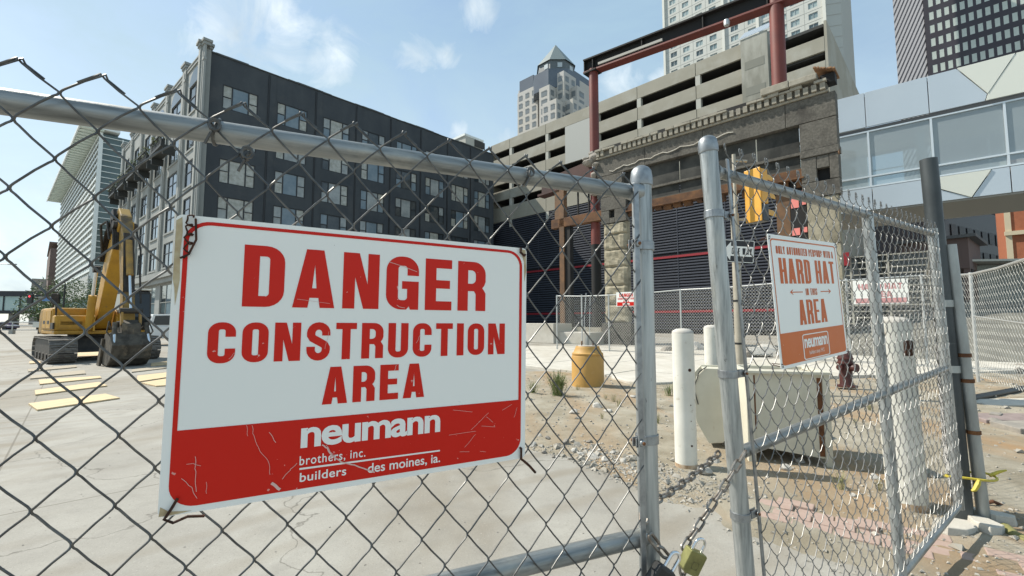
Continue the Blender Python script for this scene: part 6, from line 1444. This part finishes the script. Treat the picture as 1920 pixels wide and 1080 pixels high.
# local: u runs left and away, +y faces the street
def rough_block(name, m_, a, b, z0, z1, y0=-.55, y1=0.0, j=.0, bevel=.02): return boxo(name, m_, sf, a + .008, b - .008, y0, y1 + random.uniform(-.012, .012) + j, z0 + .008, z1 - .008, bevel=bevel)
for a, b in ((0, 2.05), (2.05, 6.1), (6.1, 9.6), (9.6, 13.1)): rough_block('frieze_block', gran, a, b, 10.93, 12.12)
for z0, z1 in ((9.55, 10.92), (8.0, 9.2), (7.25, 8.0)): 
    if z0 == 8.0:
        rough_block('pier_block', gran, 0, .37, 8.0, 9.2); rough_block('pier_block', gran, .87, 1.5, 8.0, 9.2); rough_block('pier_block', gran, .37, .87, 8.6, 9.2); boxo('hole_lining', blk, sf, .37, .87, -.6, -.3, 8.0, 8.6)
    else: rough_block('pier_block', gran, 0, 1.5, z0, z1)
rough_block('belt_course', gran, -.04, 1.52, 9.2, 9.55, j=.06); 
for z0, z1 in ((0, 1.4), (1.4, 3.1), (3.1, 5.0), (5.0, 7.24)): rough_block('pier_block', plas, .1, 1.35, z0, z1, j=-.05)
for a, b in ((1.55, 3.5), (3.5, 5.6), (5.6, 7.6), (7.6, 9.5), (9.5, 11.2)):
    boxo('upper_panel', smoke, sf, a + .04, b - .04, -.40, -.30, 9.62, 10.9); boxo('lower_panel', smoke, sf, a + .04, b - .04, -.38, -.28, 8.86, 9.46)
boxo('transom', gran, sf, 1.5, 11.2, -.4, -.12, 9.47, 9.60); boxo('sill_bar', mat('sill_dark', (.06, .055, .045), .8), sf, 1.5, 11.2, -.45, -.15, 8.78, 8.86)
boxo('steel_lintel', rustb, sf, 1.4, 11.0, -.5, -.06, 8.36, 8.77, bevel=.02); boxo('lintel_flange', rustb, sf, 1.4, 11.0, -.52, .06, 8.28, 8.35)
m = MB()
for k in range(16): a = 1.5 + k * .6; m.box(a, a + random.uniform(.2, .5), -.45, -.15, 8.15 - random.uniform(0, .25), 8.28)
m.build('hanging_rubble', rustb, sf)
# left pier
for z0, z1, mm_ in ((7.75, 8.6, gran), (8.6, 9.5, gran)):
    if z0 < 8: rough_block('pier_block', gran, 10.95, 11.8, z0, z1); rough_block('pier_block', gran, 12.18, 12.8, z0, z1); rough_block('pier_block', gran, 11.8, 12.18, z0, 8.1); boxo('hole_lining', blk, sf, 11.8, 12.18, -.6, -.25, 8.1, 8.6)
    else: rough_block('pier_block', gran, 10.95, 12.8, z0, z1)
rough_block('pier_block', gran, 11.2, 13.1, 9.5, 10.92)
zz = [1.35, 2.5, 3.7, 4.9, 6.0, 7.0, 7.74]
for z0, z1 in zip(zz, zz[1:]):
    b_ = MB(); n_ = 9
    for i in range(n_):
        for j in range(n_):
            u = 10.98 + 1.68 * i / (n_ - 1); z = z0 + .01 + (z1 - z0 - .02) * j / (n_ - 1); e = min(i, n_ - 1 - i, j, n_ - 1 - j)
            b_.v.append((u, -.12 + (.10 if e else .0) + .10 * vnoise((u * 2, z * 2, 3), 1.3) + .04 * vnoise((u, z, 1), 5), z))
    for i in range(n_ - 1):
        for j in range(n_ - 1): a = i * n_ + j; b_.f.append((a, a + n_, a + n_ + 1, a + 1))
    b_.box(10.98, 12.66, -.5, -.16, z0 + .01, z1 - .01); b_.build('plaster_block', plas, sf)
rough_block('plinth', gran, 10.7, 12.8, 0, 1.33, -.7, .1)
# dentil cornice: bed mould, each dentil, corona
boxo('bed_mould', lime, sf, .25, 13.05, -.3, .10, 12.13, 12.24, bevel=.02); boxo('dentil_backing', mat('dentil_backing_stone', (.14, .13, .11), .95), sf, .3, 13.0, -.3, .06, 12.24, 12.58)
d0_ = MB().box(0, .20, .062, .24, 0, .32).mesh('dentil'); d0_.materials.append(lime)
for k in range(38):
    if k in (35,): continue
    put(d0_, sf, (.35 + k * .335, 0, 12.25 + random.uniform(-.006, .006)))
for k in range(26):
    a = .28 + k * .49; 
    if k in (1, 7, 8, 16, 22): continue
    boxo('corona_block', lime, sf, a, a + .488, -.3, .30 + random.uniform(-.03, .02), 12.585, 12.70 + random.uniform(-.02, .05), bevel=.01)
for a, b, zt in ((.62, 1.75, 13.05), (1.77, 3.0, 13.12)): boxo('cap_stone', lime, sf, a, b, -.4, .42, 12.76, zt, bevel=.03)
wood = mat('splintered_wood', (.33, .19, .10), .9, 0, (.22, .12, .07), 4, .8, .4, 20)
for k in range(7): boxo('roof_board', wood, sf, -.08 + k * .12, .03 + k * .12, -.9, .30 + random.uniform(-.1, .15), 13.0 + .05 * k, 13.06 + .05 * k)
boxo('broken_end', blk, sf, -.02, .55, -.5, .08, 12.55, 12.98)
boxo('roof_edge', blk, sf, 3.0, 13.6, -1.6, -.25, 12.72, 12.98); boxo('flashing', lime, sf, 4.2, 11.6, -1.2, -1.1, 13.1, 13.22)
# torn end at the left
for i, (u, z, s) in enumerate([(13.3, 12.5, .45), (13.7, 12.2, .5), (13.6, 12.75, .3), (13.2, 11.9, .4), (14.0, 12.5, .28), (13.4, 11.2, .45), (13.5, 10.6, .4), (13.3, 10.0, .35), (14.2, 11.0, .35), (14.5, 10.6, .3)]):
    o = put(rocks[5 + i % 3], sf, (u, -.15, z), random.uniform(0, 6), 'torn_masonry'); o.scale = (s, s, s * 1.1)
g_ = MB(); g_.hexa([(13.2, -.75, 11.2), (18.2, -.75, 10.9), (18.2, -.35, 10.9), (13.2, -.35, 11.2), (13.2, -.75, 12.5), (18.2, -.75, 12.0), (18.2, -.35, 12.0), (13.2, -.35, 12.5)]); g_.build('plate_girder', dkst, sf)
MB().hexa([(13.0, -.9, 11.05), (18.4, -.9, 10.75), (18.4, -.1, 10.75), (13.0, -.1, 11.05), (13.0, -.9, 11.2), (18.4, -.9, 10.9), (18.4, -.1, 10.9), (13.0, -.1, 11.2)]).build('girder_flange', dkst, sf)
boxo('rusted_beam', rustb, sf, 12.8, 17.1, -.55, -.1, 8.1, 8.75, bevel=.02); boxo('rusted_post', brownst, sf, 15.95, 16.35, -.5, -.1, 0, 11.0); boxo('rusted_post', blk, sf, 15.5, 15.94, -.6, -.2, 0, 8.1); boxo('rusted_post', brownst, sf, 16.36, 16.8, -.55, -.15, 8.76, 11.2)
for u in (14.9, 14.0): boxo('hanger_bar', blk, sf, u, u + .09, -.5, -.4, 8.76, 11.0)
boxo('ground_beam', lime, sf, 12.9, 18, -.8, 0, .75, 1.05); boxo('sleeper_wall', rustb, sf, 13.2, 17.5, -.7, -.1, 0, .75)
boxo('steel_column', brownst, sf, 2.1, 2.7, -.7, -.3, 0, 8.25); boxo('steel_column', blk, sf, 1.42, 2.08, -.75, -.3, 0, 8.25)
pkm = mat('pink_marker', (.72, .22, .19), .6)
for z0, z1 in ((6.95, 7.75), (5.6, 5.95)):
    boxo('marker_panel', pkm, sf, 1.72, 2.05, -.29, -.27, z0, z1); boxo('marker_panel', pkm, sf, 1.42, 1.58, -.29, -.27, z0 + .1, z1)
# pale rope hanging along the frieze
rp = []
for k in range(30): t = k / 29; rp.append((4.48 + 7.6 * t, .03, 11.45 + .06 * math.sin(k * 1.3) - .30 * t * t + .03 * math.sin(k * 3.1)))
MB().tube(rp, .028, 6).build('hanging_rope', conc_walk, sf, smooth=True)
rp = [(-.02, .03, 9.35 - .1 * k) for k in range(4)]; MB().tube(rp, [.02, .04, .05, .02], 6).build('cable_end', brownst, sf)
# ---- red steel frame
rf = thing('steel_gantry', 'red oxide steel columns and crossbeam rising above the stone front', 'steel frame', (s0.x, s0.y, 0), frame_rz(-45.5))
MB().tube([(13.62, -.6, 6.6), (13.62, -.6, 18.9)], .32, 20).build('column', redst, rf, smooth=True); MB().tube([(13.62, -.6, 0), (13.62, -.6, 6.6)], .325, 20).build('column', blk, rf, smooth=True)
MB().tube([(2.38, -.6, 12.75), (2.35, -.6, 18.2)], .34, 24).build('column', redst, rf, smooth=True)
def bz(u): return 18.85 - (14.2 - u) * .088
bw = MB(); bw.hexa([(14.25, -.66, bz(14.25)), (-2, -.66, bz(-2)), (-2, -.54, bz(-2)), (14.25, -.54, bz(14.25)), (14.25, -.66, bz(14.25) + .8), (-2, -.66, bz(-2) + .8), (-2, -.54, bz(-2) + .8), (14.25, -.54, bz(14.25) + .8)]); bw.build('beam_web', blk, rf)
for dz, m_ in ((-.10, redst), (.8, blk)):
    f = MB(); f.hexa([(14.25, -.95, bz(14.25) + dz), (-2, -.95, bz(-2) + dz), (-2, -.25, bz(-2) + dz), (14.25, -.25, bz(14.25) + dz), (14.25, -.95, bz(14.25) + dz + .1), (-2, -.95, bz(-2) + dz + .1), (-2, -.25, bz(-2) + dz + .1), (14.25, -.25, bz(14.25) + dz + .1)]); f.build('beam_flange', m_, rf)
for u in (14.2, 13.5, 9.8, 6.0, 2.7, 2.0): boxo('stiffener', blk, rf, u - .03, u + .03, -.9, -.3, bz(u), bz(u) + .8)
boxo('cap_plate', blk, rf, 13.2, 14.2, -1.0, -.2, 18.65, 18.75)
f = MB(); f.hexa([(13.0, -.3, bz(13) + .12), (8.4, -.3, bz(8.4) + .12), (8.4, -.22, bz(8.4) + .12), (13.0, -.22, bz(13) + .12), (13.0, -.3, bz(13) + .28), (8.4, -.3, bz(8.4) + .28), (8.4, -.22, bz(8.4) + .28), (13.0, -.22, bz(13) + .28)]); f.build('timber_strip', mat('grey_strip', (.35, .34, .31), .8), rf)
MB().lathe([(.14, -.2), (.17, .0), (.14, .12), (.02, .15)], 16, (4.7, -.3, bz(4.7) - .15)).build('flood_light', galv_far, rf, smooth=True)
# ---- low concrete pieces by the fence, left
lo2 = thing('loading_dock', 'low white concrete dock edge beyond the pavement right of the danger sign', 'dock', (at(1000, 600, 33).x, 33, 0), frame_rz(-46)); boxo('dock', conc_walk, lo2, -3.5, 4, 0, 2, 0, 1.3, bevel=.03); boxo('step', conc_walk, lo2, -6, -3.5, 0, 1.5, 0, .75, bevel=.03)
